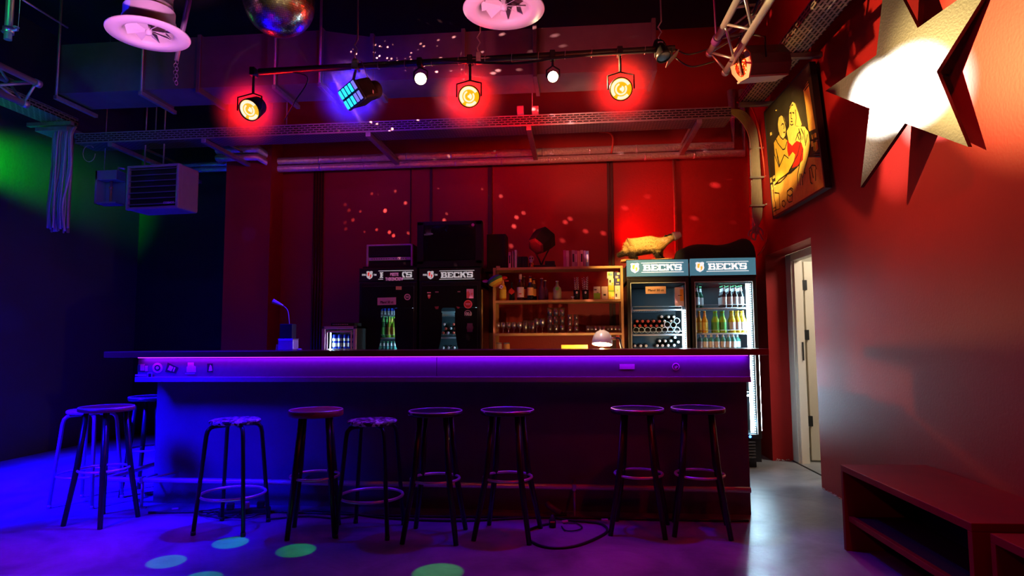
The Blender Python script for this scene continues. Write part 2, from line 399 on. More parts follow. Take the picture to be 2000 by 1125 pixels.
def stoolA(label, x, y, rz, zt=.705, top=pat, legm=tube_blk, rad=.16):
    t = thing('bar_stool', label, 'bar stool', (x, y, 0), rz, 'bar stools along the counter')
    MB().lathe([(.02, zt - .028), (rad - .01, zt - .028), (rad, zt - .02), (rad, zt - .006), (rad - .008, zt), (.001, zt)], 36).build('seat', [top], t)
    for k in range(4):
        a = PI / 4 + k * PI / 2; c, s_ = math.cos(a), math.sin(a)
        pr = [(.06, zt - .036), (.125, zt - .038), (.15, zt - .045), (.168, zt - .065), (.176, zt - .10), (.235, .0)]
        MB().tube([(r * c, r * s_, z) for r, z in pr], .0135, 10).lathe([(.0155, 0), (.0155, .025)], 10, T=Matrix.Translation((.2335 * c, .2335 * s_, 0))).build('leg', legm, t)
    z = .225
    MB().tube(arc((0, 0), .2, 0, 2 * PI * 39 / 40, 39, z=z), .0095, 8, closed=True).build('foot_ring', chrome, t)
    return t
def stoolB(label, x, y, rz, zt=.775, top=seat_blk, thick=.03, rad=.172, spread=.205, ringz=.355, twist=0):
    t = thing('bar_stool', label, 'bar stool', (x, y, 0), rz, 'bar stools along the counter')
    MB().lathe([(.02, zt - thick), (rad - .006, zt - thick), (rad, zt - thick + .006), (rad, zt - .008), (rad - .012, zt), (rad - .03, zt - .003), (.001, zt - .004)], 40).build('seat', [top], t)
    MB().tube(arc((0, 0), rad - .006, 0, 2 * PI * 47 / 48, 47, z=zt - .003), .0045, 6, closed=True).build('rim_glint_ring', chrome, t)  # chrome ring added to catch the violet rim highlight
    for k in range(4):
        a = PI / 4 + k * PI / 2; c, s_ = math.cos(a), math.sin(a)
        MB().tube([(.115 * c, .115 * s_, zt - thick), (.15 * c, .15 * s_, .4), (spread * c, spread * s_, 0)], .018, 8, taper=[.016, .02, .0155]).build('leg', stool_black, t)
    r = .151
    MB().tube(arc((0, 0), r, 0, 2 * PI * 39 / 40, 39, z=ringz), .0085, 8, closed=True).build('foot_ring', chrome, t)
    return t
R_ = math.radians
stoolA('grey steel tube bar stool at the far left, behind the red seated black stool', -3.72, 4.63, R_(2), legm=tube_grey, top=seat_vio)
stoolB('black bar stool with red lit seat, leftmost one with splayed dark legs', -3.235, 4.17, R_(-9), top=seat_red, spread=.215)
stoolB('black bar stool half hidden behind the left end of the bar', -3.47, 4.98, R_(10))
stoolA('black tube bar stool with patterned seat in front of the blue lit bar panel', -2.256, 4.09, 0)
stoolB('black bar stool with thick rounded seat, green and red glints on its rim', -1.685, 4.05, R_(16), top=seat_red, thick=.042, spread=.2)
stoolA('black tube bar stool with patterned pink seat, lower than the stools beside it', -1.328, 4.10, R_(-2))
stoolB('black splayed bar stool right of the low patterned one', -.892, 4.02, 0, spread=.232)
stoolB('black splayed bar stool in mid counter, cable loop starting at its right foot', -.444, 4.10, R_(-8), spread=.245)
stoolB('black bar stool with edge-on seat, second from the right end of the bar', .385, 4.26, R_(-10), zt=.77, spread=.235)
stoolB('black bar stool at the right end of the bar, rightmost of all', .770, 4.27, R_(-8), spread=.236)

# ------------------------------------------------------------------ bottles
def brown(): return M('brown bottle glass', (.05, .015, .004), .06, spec=.8, var=0)
gl_green = M('green bottle glass', (.03, .22, .05), .08, var=0, trans=.35)
gl_dark = M('dark bottle glass', (.012, .02, .02), .06, spec=.8, var=0)
gl_clear = M('pale bottle glass', (.45, .55, .55), .06, var=0, trans=.5)
gl_yellow = M('yellow lemonade', (.75, .6, .03), .1, var=0)
gl_orange = M('orange lemonade', (.8, .4, .02), .1, var=0)
gl_lime = M('lime lemonade', (.35, .6, .04), .1, var=0)
gl_teal = M('aqua bottle glass', (.10, .45, .38), .08, var=0, trans=.3)
lab_w = M('white paper label', (.75, .75, .75), .5, var=.05); lab_s = M('silver foil label', (.7, .72, .75), .3, .4, var=.15)
lab_g = M('green paper label', (.1, .45, .08), .5); lab_y = M('yellow paper label', (.85, .65, .1), .5); lab_o = M('orange paper label', (.85, .35, .08), .5)
lab_r = M('red paper label', (.7, .04, .05), .5); lab_b = M('blue label', (.02, .06, .6), .4)
cap_w = M('white crown cap', (.8, .78, .78), .35, var=.05); cap_r = M('red crown cap', (.7, .1, .06), .35); cap_g = M('gold cap', (.8, .5, .15), .3, .5)
cap_k = M('black cap', (.02, .02, .02), .4); cap_gr = M('green crown cap', (.1, .5, .15), .4)
def bottle(h, r, body, cap, label=None, neck=None, name='bottle', shoulder=.62, nr=.36, lz=(.12, .48), capcol2=None, n=14):
    nrad = r * nr
    prof = [(r * .9, 0), (r, .01), (r, h * (shoulder - .1)), (r * .93, h * (shoulder - .03)), (nrad * 1.35, h * (shoulder + .1)), (nrad, h * (shoulder + .2)), (nrad * .95, h * .955), (nrad * 1.08, h * .965), (nrad * 1.05, h * .975)]
    o = MB().lathe(prof, n).build(name, body)
    MB().lathe([(nrad * 1.25, h * .965), (nrad * 1.25, h * .985), (nrad * 1.1, h), (.0008, h * 1.002)], n).build('cap', cap, o)
    if label: MB().lathe([(r * 1.012, h * lz[0]), (r * 1.012, h * lz[1])], n, capb=False, capt=False).build('label', label, o)
    if neck: MB().lathe([(nrad * 1.5, h * (shoulder + .12)), (nrad * 1.06, h * (shoulder + .2)), (nrad * 1.02, h * .9)], n, capb=False, capt=False).build('neck_label', neck, o)
    remember(o); o['proto'] = 1
    return o
USED = set()
def place(proto, loc, label, cat='bottle', group=None, rot=(0, 0, 0)):
    if proto.name not in USED: USED.add(proto.name); o = proto
    else: o = ctree(proto)
    if 'proto' in o: del o['proto']
    o.location = loc; o.rotation_euler = rot
    return tag(o, label, cat, group)

# ------------------------------------------------------------------ lettering pieces
def letters_mesh(x0, z0, h, W_):
    """heavy slab serif capitals B E C K ' S as boxes/quads in the xz plane"""
    L = []
    def r(a, b, c, d): return [(a, c), (b, c), (b, d), (a, d)]
    B = [r(0, .12, 0, .18), r(0, .12, .82, 1), r(.1, .42, 0, 1), r(.4, .9, .79, 1), r(.4, .9, .41, .59), r(.4, .95, 0, .2), [(.78, .55), (1, .6), (1, .92), (.88, 1), (.78, 1)], [(.8, 0), (.95, 0), (1.06, .08), (1.06, .45), (.95, .56), (.8, .52)]]
    Ee = [r(0, .12, 0, .18), r(0, .12, .82, 1), r(.1, .42, 0, 1), r(.4, 1, .8, 1), r(.4, .8, .41, .59), r(.4, 1.02, 0, .2), r(.86, 1, .64, .8), r(.88, 1.02, .2, .37)]
    Cc = [[(0, .12), (.12, 0), (.34, 0), (.34, 1), (.12, 1), (0, .88)], r(.3, 1, .79, 1), r(.3, 1.02, 0, .21), r(.78, 1, .62, .8), r(.82, 1.02, .2, .36)]
    K = [r(0, .12, 0, .18), r(0, .12, .82, 1), r(.1, .42, 0, 1), [(.4, .38), (.62, .38), (1.05, 1), (.68, 1), (.4, .62)], [(.48, .6), (.72, 0), (1.12, 0), (.74, .62)]]
    Q = [[(.02, .7), (.14, .7), (.22, 1.04), (.0, 1.04)]]
    S = [[(0, .55), (.1, .42), (.3, .42), (.3, .88), (.1, 1), (0, .9)], r(.2, 1, .79, 1), r(.1, .9, .41, .59), [(.7, 0), (.92, 0), (1.02, .1), (1.02, .48), (.92, .58), (.7, .58)], r(0, .8, 0, .21), r(.82, 1, .64, .8), r(0, .16, .2, .36)]
    seq = [(B, 1.1), (Ee, 1.06), (Cc, 1.06), (K, 1.02), (Q, .2), (S, 1.03)]
    tot = sum(w for _, w in seq); k = W_ / tot; x = 0
    for g, w in seq:
        for poly in g: L.append([(x0 + (x + u) * k, z0 + v * h) for u, v in poly])
        x += w
    return L
def brand_sign(parent, x0, z0, h, W_, y, m, mthin=None):
    mb = MB()
    for p in letters_mesh(x0, z0, h, W_): mb.prism(p, y - .002, y, TXZ)
    e = W_ * .05
    for zz in (z0 - h * .28, z0 + h * 1.18): mb.prism([(x0 - e, zz), (x0 + W_ + e, zz), (x0 + W_ + e * .7, zz + h * .1), (x0 - e * .7, zz + h * .1)], y - .002, y, TXZ)
    return mb.build('header_lettering', m, parent)
def shield(parent, cx, cz, w, h, y, mo, mi):
    out = [(-.5, .42), (-.3, .5), (0, .44), (.3, .5), (.5, .42), (.44, .2), (.5, -.1), (.38, -.32), (0, -.5), (-.38, -.32), (-.5, -.1), (-.44, .2)]
    o = MB().prism([(cx + u * w, cz + v * h) for u, v in out], y - .002, y, TXZ).build('crest', mo, parent)
    mb = MB()
    for poly in ([(-.28, .3), (-.05, .34), (-.02, .12), (-.12, .05), (-.02, -.05), (-.26, -.12), (-.3, .05)], [(.05, .02), (.24, .12), (.3, -.1), (.2, -.28), (.04, -.34), (.1, -.15)], [(-.05, .34), (.02, .34), (-.1, -.1), (-.16, -.1)]):
        mb.prism([(cx + u * w, cz + v * h) for u, v in poly], y - .0035, y - .002, TXZ)
    mb.build('crest_key', mi, o, label='coloured key shapes on the crest'); return o

# ------------------------------------------------------------------ bright glass door coolers
FYF = 6.30
led_cold = M('cold white led', (.8, .9, 1), emit=(.62, .88, 1), es=40)
sign_teal = M('backlit teal sign', (.05, .12, .16), .3, emit=(.055, .17, .23), es=1.0, var=0)
sign_white = M('backlit white letters', (.9, .9, .9), .4, emit=(.9, .93, .93), es=.95, var=0)
sign_gold = M('backlit gold key', (.8, .5, .1), .4, emit=(.85, .48, .05), es=.9, var=0)
fr_in = M('cooler liner', (.05, .075, .09), .4, var=.1)
wire = M('white coated wire', (.6, .65, .68), .35)
pane = glassm('cooler door glass', gloss=.03)
def cooler(name_label, X0, X1, htop=1.985, lit=True, seed=1):
    w = X1 - X0; t = thing('glass_door_cooler', name_label, 'fridge', (X0, FYF, 0), group='tall coolers behind the bar')
    dpt = .62
    mb = MB().box(0, .035, 0.03, dpt, .28, 1.79).box(w - .035, w, .03, dpt, .28, 1.79).box(0, w, dpt - .03, dpt, .1, 1.98).box(0, w, .03, dpt, 1.755, 1.80).box(0, w, .03, dpt, .06, .31).box(.02, w - .02, .03, dpt, 1.80, 1.975).box(.03, .09, .1, .16, 0, .06).box(w - .09, w - .03, .1, .16, 0, .06).box(.03, .09, .5, .56, 0, .06).box(w - .09, w - .03, .5, .56, 0, .06)
    mb.build('cabinet', black, t)
    MB().box(.036, .042, .06, dpt - .035, .32, 1.75).box(w - .042, w - .036, .06, dpt - .035, .32, 1.75).box(.036, w - .036, dpt - .04, dpt - .032, .32, 1.75).box(.036, w - .036, .06, dpt - .035, .312, .32).build('liner', fr_in, t, label='pale inner liner of the cooler')
    # header, slightly bowed
    n = 8; poly = [(i / n * w, -.012 * math.sin(PI * i / n) - .012) for i in range(n + 1)] + [(w, .05), (0, .05)]
    T = Matrix(((1, 0, 0, 0), (0, 1, 0, 0), (0, 0, 1, 0), (0, 0, 0, 1)))
    hd = MB().prism(poly, 1.826, htop, T).build('header', sign_teal if lit else M('black header panel', (.03, .03, .034), .2, var=.2), t)
    MB().rbox(-.004, w + .004, -.012, .06, 1.808, 1.826, .003).rbox(-.004, w + .004, -.012, .06, htop, htop + .008, .003).build('header_trim', black, t)
    # door frame
    MB().rbox(0, .030, -.01, .025, .28, 1.805, .004).rbox(w - .03, w, -.01, .025, .28, 1.805, .004).rbox(.03, w - .03, -.01, .025, 1.765, 1.805, .004).rbox(.03, w - .03, -.01, .025, .28, .32, .004).build('door_frame', black, t)
    MB().box(.03, .036, -.012, .0, .32, 1.765).box(w - .036, w - .03, -.012, 0, .32, 1.765).box(.03, w - .03, -.012, 0, 1.76, 1.766).build('door_gasket', M('pale door edge trim', (.5, .55, .6), .3), t, label='pale glowing edge of the door')
    MB().box(.03, w - .03, .004, .010, .32, 1.765).build('door_glass', pane, t)
    g = MB()
    for k in range(6): g.rbox(.06, w - .06, -.008, .03, .10 + k * .028, .115 + k * .028, .003)
    g.build('vent_grille', M('dark grey grille', (.05, .055, .06), .4), t)
    return t, w, dpt
def wire_shelf(t, w, dpt, z):
    mb = MB()
    mb.tube([(.05, .06, z), (w - .06, .06, z)], .003, 6).tube([(.05, .06, z + .03), (w - .06, .06, z + .03)], .0022, 6)
    mb.tube([(.05, .06, z), (.05, .06, z + .03)], .0022, 6).tube([(w - .06, .06, z), (w - .06, .06, z + .03)], .0022, 6)
    mb.tube([(.05, dpt - .06, z), (w - .05, dpt - .06, z)], .003, 6)
    for i in range(20): x = .05 + (w - .11) * i / 19; mb.tube([(x, .06, z), (x, dpt - .06, z)], .0016, 5)
    mb.box(.05, w - .055, .058, .064, z - .012, z - .002)
    mb.build('shelf', wire, t)
F3X0, F3X1, F4X0, F4X1 = .499, 1.085, 1.108, 1.716
def zat(px, py, Y): return at(px, py, Y=Y).z
f3, w3, d3 = cooler('tall glass-door cooler with teal lit header, left one of the lit pair, bottles lying down', F3X0, F3X1)
f4, w4, d4 = cooler('tall glass-door cooler with teal lit header at the right end of the bar, upright bottles', F4X0, F4X1, htop=1.99)
for f, x0, xs in ((f3, F3X0, 1256), (f4, F4X0, 1383)):
    p = at(xs, 533, Y=FYF - .02); q = at(xs + 76, 533, Y=FYF - .02)
    brand_sign(f, p.x - x0, 1.878, .062, q.x - p.x, -.024, sign_white)
    c = at(xs - 16, 524, Y=FYF - .02); shield(f, c.x - x0, 1.907, .082, .098, -.022, sign_white, sign_gold)
z_s1 = [1.505, 1.275]; z_s2 = [1.505, 1.275]
for z in (1.505, 1.262, .98, .68): wire_shelf(f3, w3, d3, z)
for z in (1.515, 1.270, .98, .68): wire_shelf(f4, w4, d4, z)
# vertical led strips with individual diodes
def led_strip(t, x, y, z0, z1, wdt=.012, m=led_cold):
    s_ = MB().box(x - wdt, x + wdt, y, y + .004, z0, z1).build('light_strip', m, t, label='glowing cold white light strip')
    mb = MB(); z = z0
    while z < z1: mb.rbox(x + wdt + .008, x + wdt + .014, y - .002, y, z, z + .007, .001); z += .022
    mb.build('diode', m, s_)
led_strip(f3, w3 - .055, .04, .35, 1.50, .010)
led_strip(f4, w4 - .072, .035, .33, 1.745, .016)

# exterior led line at the right flank of the last cooler
MB().rbox(w4 + .008, w4 + .014, .03, .036, .35, 1.10, .001).build('side_light_strip', led_cold, f4, label='thin cold light line down the right flank')
MB().sphere((.50, -.012, .30), .012, 8, 6).build('indicator_light', M('blue indicator', (.05, .1, 1), emit=(.03, .15, 1), es=12), f4, label='small blue indicator light')
# back wall lit panel and papers of the left cooler
MB().box(.30, .44, .05, .052, 1.548, 1.72).build('inner_panel', M('pale inner card', (.22, .42, .48), .4), f3) if False else None
def paper(parent, x0, x1, z0, z1, y, m, s=None, sm=None, h=.02, name='note', border=None, label=None):
    o = MB().rbox(x0, x1, y - .0015, y, z0, z1, .0005).build(name, m, parent, label=label)
    if s: text(s, h, sm, o, ((x0 + x1) / 2, y - .002, (z0 + z1) / 2 - .002), width=(x1 - x0) * .78, ext=.0004, bold=.0006)
    return o
def fx(px, py, x0, Y=FYF - .015): p = at(px, py, Y=Y); return p.x - x0, p.z
a = fx(1261, 574, F3X0); b = fx(1300.5, 559, F3X0)
paper(f3, a[0], b[0], a[1], b[1], -.0125, M('beige paper', (.72, .42, .28), .6, emit=(.7, .38, .22), es=.0), 'Pfand 50 ct', M('black ink', (.02, .02, .02), .6), .03, label='beige paper note with handwriting')
a = fx(1318.5, 598, F3X0); b = fx(1335, 561, F3X0)
nt_ = paper(f3, a[0], b[0], a[1], b[1], -.0125, M('white advert sticker', (.8, .78, .7), .5), label='tall white and orange sticker')
MB().box(a[0] + .05, b[0] - .003, -.0155, -.0142, a[1] + .05, b[1] - .02).build('orange_print', M('orange print', (.85, .45, .05), .5), nt_)
MB().box(a[0] + .03, a[0] + .065, -.0165, -.0156, a[1] + .1, a[1] + .106).build('dark_print', cap_k, nt_)

# lying bottles, caps or bases outward (left lit cooler)
lying = bottle(.235, .030, brown(), cap_r, None, None)
lying2 = bottle(.235, .030, gl_dark, cap_w, None, None)
base_ring = MB().lathe([(.0295, 0), (.0295, .003), (.022, .003), (.022, 0)], 18, capb=False, capt=False)
based = MB().lathe([(.021, .012), (.027, .0), (.030, .004), (.030, .14), (.011, .19), (.0105, .23)], 16).build('bottle', gl_dark)
MB().lathe([(.0245, .002), (.0275, -.0015), (.030, .002), (.0305, .006)], 18, capb=False, capt=False).build('base_ring', M('glass base rim', (.6, .8, .85), .15, emit=None), based)
remember(based)
def lie(px, py, proto, lab, Y=FYF + .07, grp=None, base=False):
    p = at(px, py, Y=Y)
    if base: place(proto, (p.x, Y, p.z), lab, group=grp, rot=(-PI / 2, 0, 0))          # base to the front
    else: place(proto, (p.x, Y + .235, p.z), lab, group=grp, rot=(PI / 2, 0, 0))       # neck to the front
def zz(px, k=7.5): return 1220 + px / k
G3 = 'bottles lying in the left lit cooler'
for i, x in enumerate([185, 265, 345, 428, 512, 588, 685]): lie(zz(x), 627.4, lying if i < 5 else lying2, 'capped bottle lying in left lit cooler, %s of the upper cap row' % ORD[i], grp=G3)
for i, x in enumerate([148, 226, 307, 388, 472, 550]): lie(zz(x), 636.4, lying if i < 5 else lying2, 'capped bottle lying in left lit cooler, %s of the lower cap row' % ORD[i], grp=G3)
for i, (x, y) in enumerate([(545, 618.5), (645, 619), (722, 619)]): lie(zz(x), y, lying2, 'pale capped bottle topmost of the pile in left lit cooler, %s from left' % ORD[i], Y=FYF + .1, grp=G3)
for i, x in enumerate([170, 250, 338, 420, 503, 590, 672, 770]): lie(zz(x), 644.6, based, 'bottle lying base outward in left lit cooler, %s ring of the lowest row' % ORD[i], Y=FYF + .06, base=True, grp=G3)
for i, (x, y) in enumerate([(625, 634), (714, 634.5), (764, 626.6)]): lie(zz(x), y, based, 'bottle lying base outward above the bottom ring row, %s from left' % ORD[i], Y=FYF + .055, base=True, grp=G3)
for i, (x, y) in enumerate([(150, 675.5), (238, 675.5), (318, 675.5), (480, 675), (558, 675), (640, 674.7), (726, 674.3)]): lie(zz(x), y, lying2, 'capped bottle lying on the lower shelf of left lit cooler, %s from left' % ORD[i], grp=G3)
for i, (x, y) in enumerate([(513, 666), (597, 666), (677, 665.8)]): lie(zz(x), y, lying2, 'capped bottle lying on top of others on the lower shelf, %s from left' % ORD[i], Y=FYF + .09, grp=G3)
for i, (x, y) in enumerate([(740, 659), (787, 668)]): lie(zz(x), y, lying2, 'small capped bottle at the right of the lower shelf pile, %s one' % ('upper', 'lower')[i], Y=FYF + .12, grp=G3)

# standing bottles of the right lit cooler
def zz4(px): return 1345 + px / 7.5
G4 = 'bottles standing in the right lit cooler'
b_dark = bottle(.215, .028, gl_dark, cap_gr, lab_s, lab_w)
b_grn = bottle(.215, .028, M('deep green bottle', (.01, .1, .05), .1, var=0), cap_gr, lab_w, lab_w)
b_or = bottle(.215, .031, gl_orange, cap_g, lab_y, lab_o); b_gr2 = bottle(.215, .033, gl_lime, cap_gr, lab_g, lab_g); b_ye = bottle(.215, .032, gl_yellow, cap_g, lab_w, lab_y)
b_teal = bottle(.16, .028, gl_teal, cap_gr, lab_w, lab_w)
def rowb(pxs, proto, z, fmt, rows=1, dy=.066, Y=FYF + .095, dx=0.0):
    k = 0
    for i, px in enumerate(pxs):
        for r in range(rows):
            p = at(zz4(px), 640, Y=Y)
            lab = fmt % ORD[i] + ('' if r == 0 else ', %s behind it' % ORD[r - 1] if rows > 2 else ', behind it')
            place(proto, (p.x + dx * r, Y + r * dy, z), lab, group=G4)
rowb([535, 620, 700, 782], b_dark, 1.519, 'dark silver labelled bottle on upper shelf, right cooler, %s of four', rows=3)
place(b_grn, (at(zz4(130), 640, Y=FYF + .095).x, FYF + .095, 1.519), 'green necked bottle alone at the left of the upper shelf, right cooler', group=G4)
place(b_grn, (at(zz4(192), 640, Y=FYF + .17).x, FYF + .19, 1.519), 'dark thin bottle behind the lone green necked one, right cooler', group=G4)
rowb([95, 158, 238], b_or, 1.274, 'orange lemonade bottle on middle shelf, right cooler, %s of three')
rowb([405, 508], b_gr2, 1.274, 'lime green lemonade bottle on middle shelf, right cooler, %s of two', rows=2)
rowb([645, 725, 800], b_ye, 1.274, 'yellow lemonade bottle on middle shelf, right cooler, %s of three', rows=2)
rowb([165, 245, 330, 415, 500, 580, 645], b_teal, 1.115, 'aqua water bottle on lower shelf, right cooler, %s from left', Y=FYF + .09)
MB().box(.04, w4 - .1, .06, .3, 1.10, 1.113).build('crate_board', wire, f4)
place(ctree(b_teal), (at(zz4(710), 640, Y=FYF + .25).x, FYF + .25, 1.115), 'aqua water bottle standing back from the row, lower shelf right cooler', group=G4)

# ------------------------------------------------------------------ dark coolers with bottle-shaped windows
lab_grey = M('glowing white header print', (.55, .55, .55), .4, emit=(.6, .6, .62), es=.55, var=0)  # header print is given a dim glow of its own
lab_red2 = M('glowing red header key', (.7, .05, .04), .4, emit=(.75, .03, .02), es=.6, var=0)
F1X0, F1X1, F2X0, F2X1 = -2.187, -1.592, -1.566, -.945
wrap = M('black vinyl wrap', (.008, .008, .009), .3, var=.2)
def window_wrap(t, w, X0, halfs, cx_px):
    """black sheet over the door with a bottle-shaped opening; halfs: (py, left px, right px) from the top down"""
    L = []; Rr = []
    for (py, l, r) in halfs:
        a = fx(l, py, X0, FYF); b = fx(r, py, X0, FYF); L.append(a); Rr.append(b)
    zt, zb = 1.765, .32
    mb = MB()
    y0, y1 = -.014, -.0115
    xs0, xs1 = .03, w - .03
    # left side quads and right side quads between window rows
    rowsL = [(L[0][0], zt)] + L + [(L[-1][0], zb)]
    mb.box(xs0, xs1, y0, y1, L[0][1], zt)
    mb.box(xs0, xs1, y0, y1, zb, L[-1][1])
    for i in range(len(L) - 1):
        mb.prism([(xs0, L[i + 1][1]), (L[i + 1][0], L[i + 1][1]), (L[i][0], L[i][1]), (xs0, L[i][1])], y0, y1, TXZ)
        mb.prism([(xs1, Rr[i][1]), (Rr[i][0], Rr[i][1]), (Rr[i + 1][0], Rr[i + 1][1]), (xs1, Rr[i + 1][1])], y0, y1, TXZ)
    return mb.build('door_wrap', wrap, t, label='black door foil with a bottle-shaped clear opening')
def zl(px, py): return 690 + px / 7.69, 560 + py / 7.69
f1, w1, d1 = cooler('dark cooler with bottle-shaped window, dark banner across its header, left of the pair', F1X0, F1X1, htop=1.945, lit=False)
f2, w2, d2 = cooler('dark cooler with bottle-shaped window and round red sticker, television on top', F2X0, F2X1, htop=1.94, lit=False)
def H(rows): return [(560 + y / 7.69, 690 + l / 7.69, 690 + r / 7.69) for y, l, r in rows]
window_wrap(f1, w1, F1X0, H([(325, 450, 605), (345, 428, 622), (375, 420, 630), (470, 420, 630), (480, 434, 615), (640, 426, 627), (830, 412, 632), (880, 398, 645), (1010, 355, 680), (1100, 330, 700)]), 0)
window_wrap(f2, w2, F2X0, H([(318, 1350, 1520), (345, 1328, 1535), (385, 1328, 1537), (395, 1340, 1528), (455, 1338, 1530), (640, 1336, 1535), (770, 1322, 1548), (880, 1300, 1565), (940, 1285, 1582), (1100, 1260, 1600)]), 0)
for z in (1.478, 1.247, .98): wire_shelf(f1, w1, d1, z); wire_shelf(f2, w2, d2, z)
for f, w in ((f1, w1), (f2, w2)): MB().box(w - .06, w - .045, .05, .054, .5, 1.7).build('light_strip', M('dim cold led', (.8, .9, 1), emit=(.6, .85, 1), es=6), f)
# headers
for f, x0, xs, full in ((f1, F1X0, 742, 0), (f2, F2X0, 861, 1)):
    yc = 537.5
    p = at(xs, 543, Y=FYF - .02); q = at(xs + 63, 543, Y=FYF - .02)
    brand_sign(f, p.x - x0, zat(xs + 30, 542.5, FYF - .02), .058, q.x - p.x, -.025, lab_grey)
    c = at(xs - 20, 537.5, Y=FYF - .02); shield(f, c.x - x0, c.z, .066, .085, -.022, lab_grey, lab_red2)
    for dx, s in ((-31, 'REG'), (-9.5, 'TM')):
        c = at(xs + dx, 537, Y=FYF - .02); text(s, .022, lab_grey, f, (c.x - x0, -.022, c.z), bold=.0012)
o = paper(f1, *[0] * 0 or (fx(755, 0, F1X0)[0], fx(790.5, 0, F1X0)[0]), zat(770, 550, FYF), zat(770, 531, FYF), -.030, M('black banner', (.02, .012, .02), .4), label='dark banner with pink lettering')
pinkink = M('glowing banner letters', (.75, .35, .6), .5, emit=(.6, .2, .45), es=.35)  # printed letters brightened by a glow of their own
c = fx(771, 536.5, F1X0); text('BESTE', .042, pinkink, o, (c[0], -.0325, c[1]), bold=.0015, width=.085)
c = fx(771, 545.5, F1X0); text('THEKENCREW', .044, pinkink, o, (c[0], -.0325, c[1]), bold=.0015, width=.185)
# notes and stickers on the doors
def fs(f, x0, polys, name='sticker', label=None, y=-.0155):
    mb = MB(); mats = []
    for k, (poly, m) in enumerate(polys):
        if m not in mats: mats.append(m)
        mb.prism([fx(*zl(*p), x0, FYF) for p in poly], y - .0006 * k, y + .001, TXZ, mats.index(m))
    return mb.build(name, mats, f, label=label)
violet = M('violet paper', (.6, .25, .65), .6); ink = M('black ink', (.02, .02, .02), .6)
fs(f1, F1X0, [([(370, 280), (648, 270), (648, 160), (370, 168)], violet)], 'note', 'violet paper note with handwriting')
c = fx(*zl(510, 235), F1X0, FYF); text('Pfand 50 ct', .035, ink, f1, (c[0], -.017, c[1]), width=.135, bold=.001, name='note_lettering')
def dz(cx, cy, r): return [(cx + r * math.cos(2 * PI * i / 20), cy - r * math.sin(2 * PI * i / 20)) for i in range(20)]
fs(f1, F1X0, [(dz(818, 155, 47), stk_p), (dz(818, 155, 34), stk_d), (rect(795, 140, 842, 150), stk_p), (rect(795, 158, 842, 168), stk_p)], label='round pink ring sticker')
fs(f1, F1X0, [(rect(645, -5, 732, 48), M('orange paper', (.8, .4, .2), .6))], 'note', 'small orange note')
c = fx(*zl(838, 12), F1X0, FYF); text('gastro', .022, stk_p, f1, (c[0], -.0165, c[1]), bold=.0008, name='door_lettering') if False else None
fs(f2, F2X0, [(rect(1705, 35, 1810, 175), stk_p), ([(1705, 175), (1740, 175), (1760, 120), (1730, 60), (1705, 90)], stk_r), ([(1770, 100), (1800, 90), (1790, 140)], stk_r)], label='pink and red rectangular sticker')
fs(f2, F2X0, [(dz(1727, 265, 64), stk_r), (dz(1727, 265, 50), M('deep red print', (.5, .02, .03), .5)), (rect(1690, 250, 1764, 258), stk_p), (rect(1695, 268, 1760, 275), stk_p)], label='round red sticker')
o = fs(f2, F2X0, [(dz(1725, 410, 62), cap_k), ([(1725 + 56 * math.cos(a), 410 - 56 * math.sin(a)) for a in [i * .25 + .4 for i in range(10)]] + [(1725 + 50 * math.cos(a), 410 - 50 * math.sin(a)) for a in [2.65 - i * .25 for i in range(10)]], stk_p)], label='round black sticker with pale number')
c = fx(*zl(1725, 412), F2X0, FYF); text('100.0', .045, M('pale ink', (.75, .6, .68), .5), o, (c[0], -.018, c[1]), width=.072, bold=.002)
fs(f2, F2X0, [(dz(1755, 615, 52), M('dim mauve sticker', (.16, .06, .12), .5)), (rect(1715, 550, 1795, 680), M('dim mauve sticker2', (.2, .08, .15), .5))], label='faint mauve sticker')
fs(f2, F2X0, [([(1120, 120), (1170, 120), (1160, 165), (1142, 185), (1125, 160)], stk_r), (dz(1142, 135, 15), stk_w)], label='small crest sticker'); fs(f2, F2X0, [(rect(1115, 82, 1170, 100), stk_p)]); fs(f2, F2X0, [([(1225, 300), (1290, 295), (1280, 335), (1245, 338)], M('dim red sticker', (.3, .05, .1), .5))]); fs(f2, F2X0, [([(1550, 295), (1610, 310), (1590, 330), (1570, 330)], M('dim red sticker', (.3, .05, .1), .5))])
fs(f2, F2X0, [(rect(1235, 72, 1285, 90), M('dim pink print', (.4, .2, .3), .5))]); fs(f2, F2X0, [(rect(1570, 68, 1612, 84), M('dim pink print', (.4, .2, .3), .5))])
# pale glowing pillar edge between cooler and shelf
MB().rbox(w2 + .008, w2 + .02, .0, .01, .95, 1.72, .003).build('edge_profile', M('brass edge profile', (.6, .5, .12), .35, .6), f2, label='brass coloured edge profile')
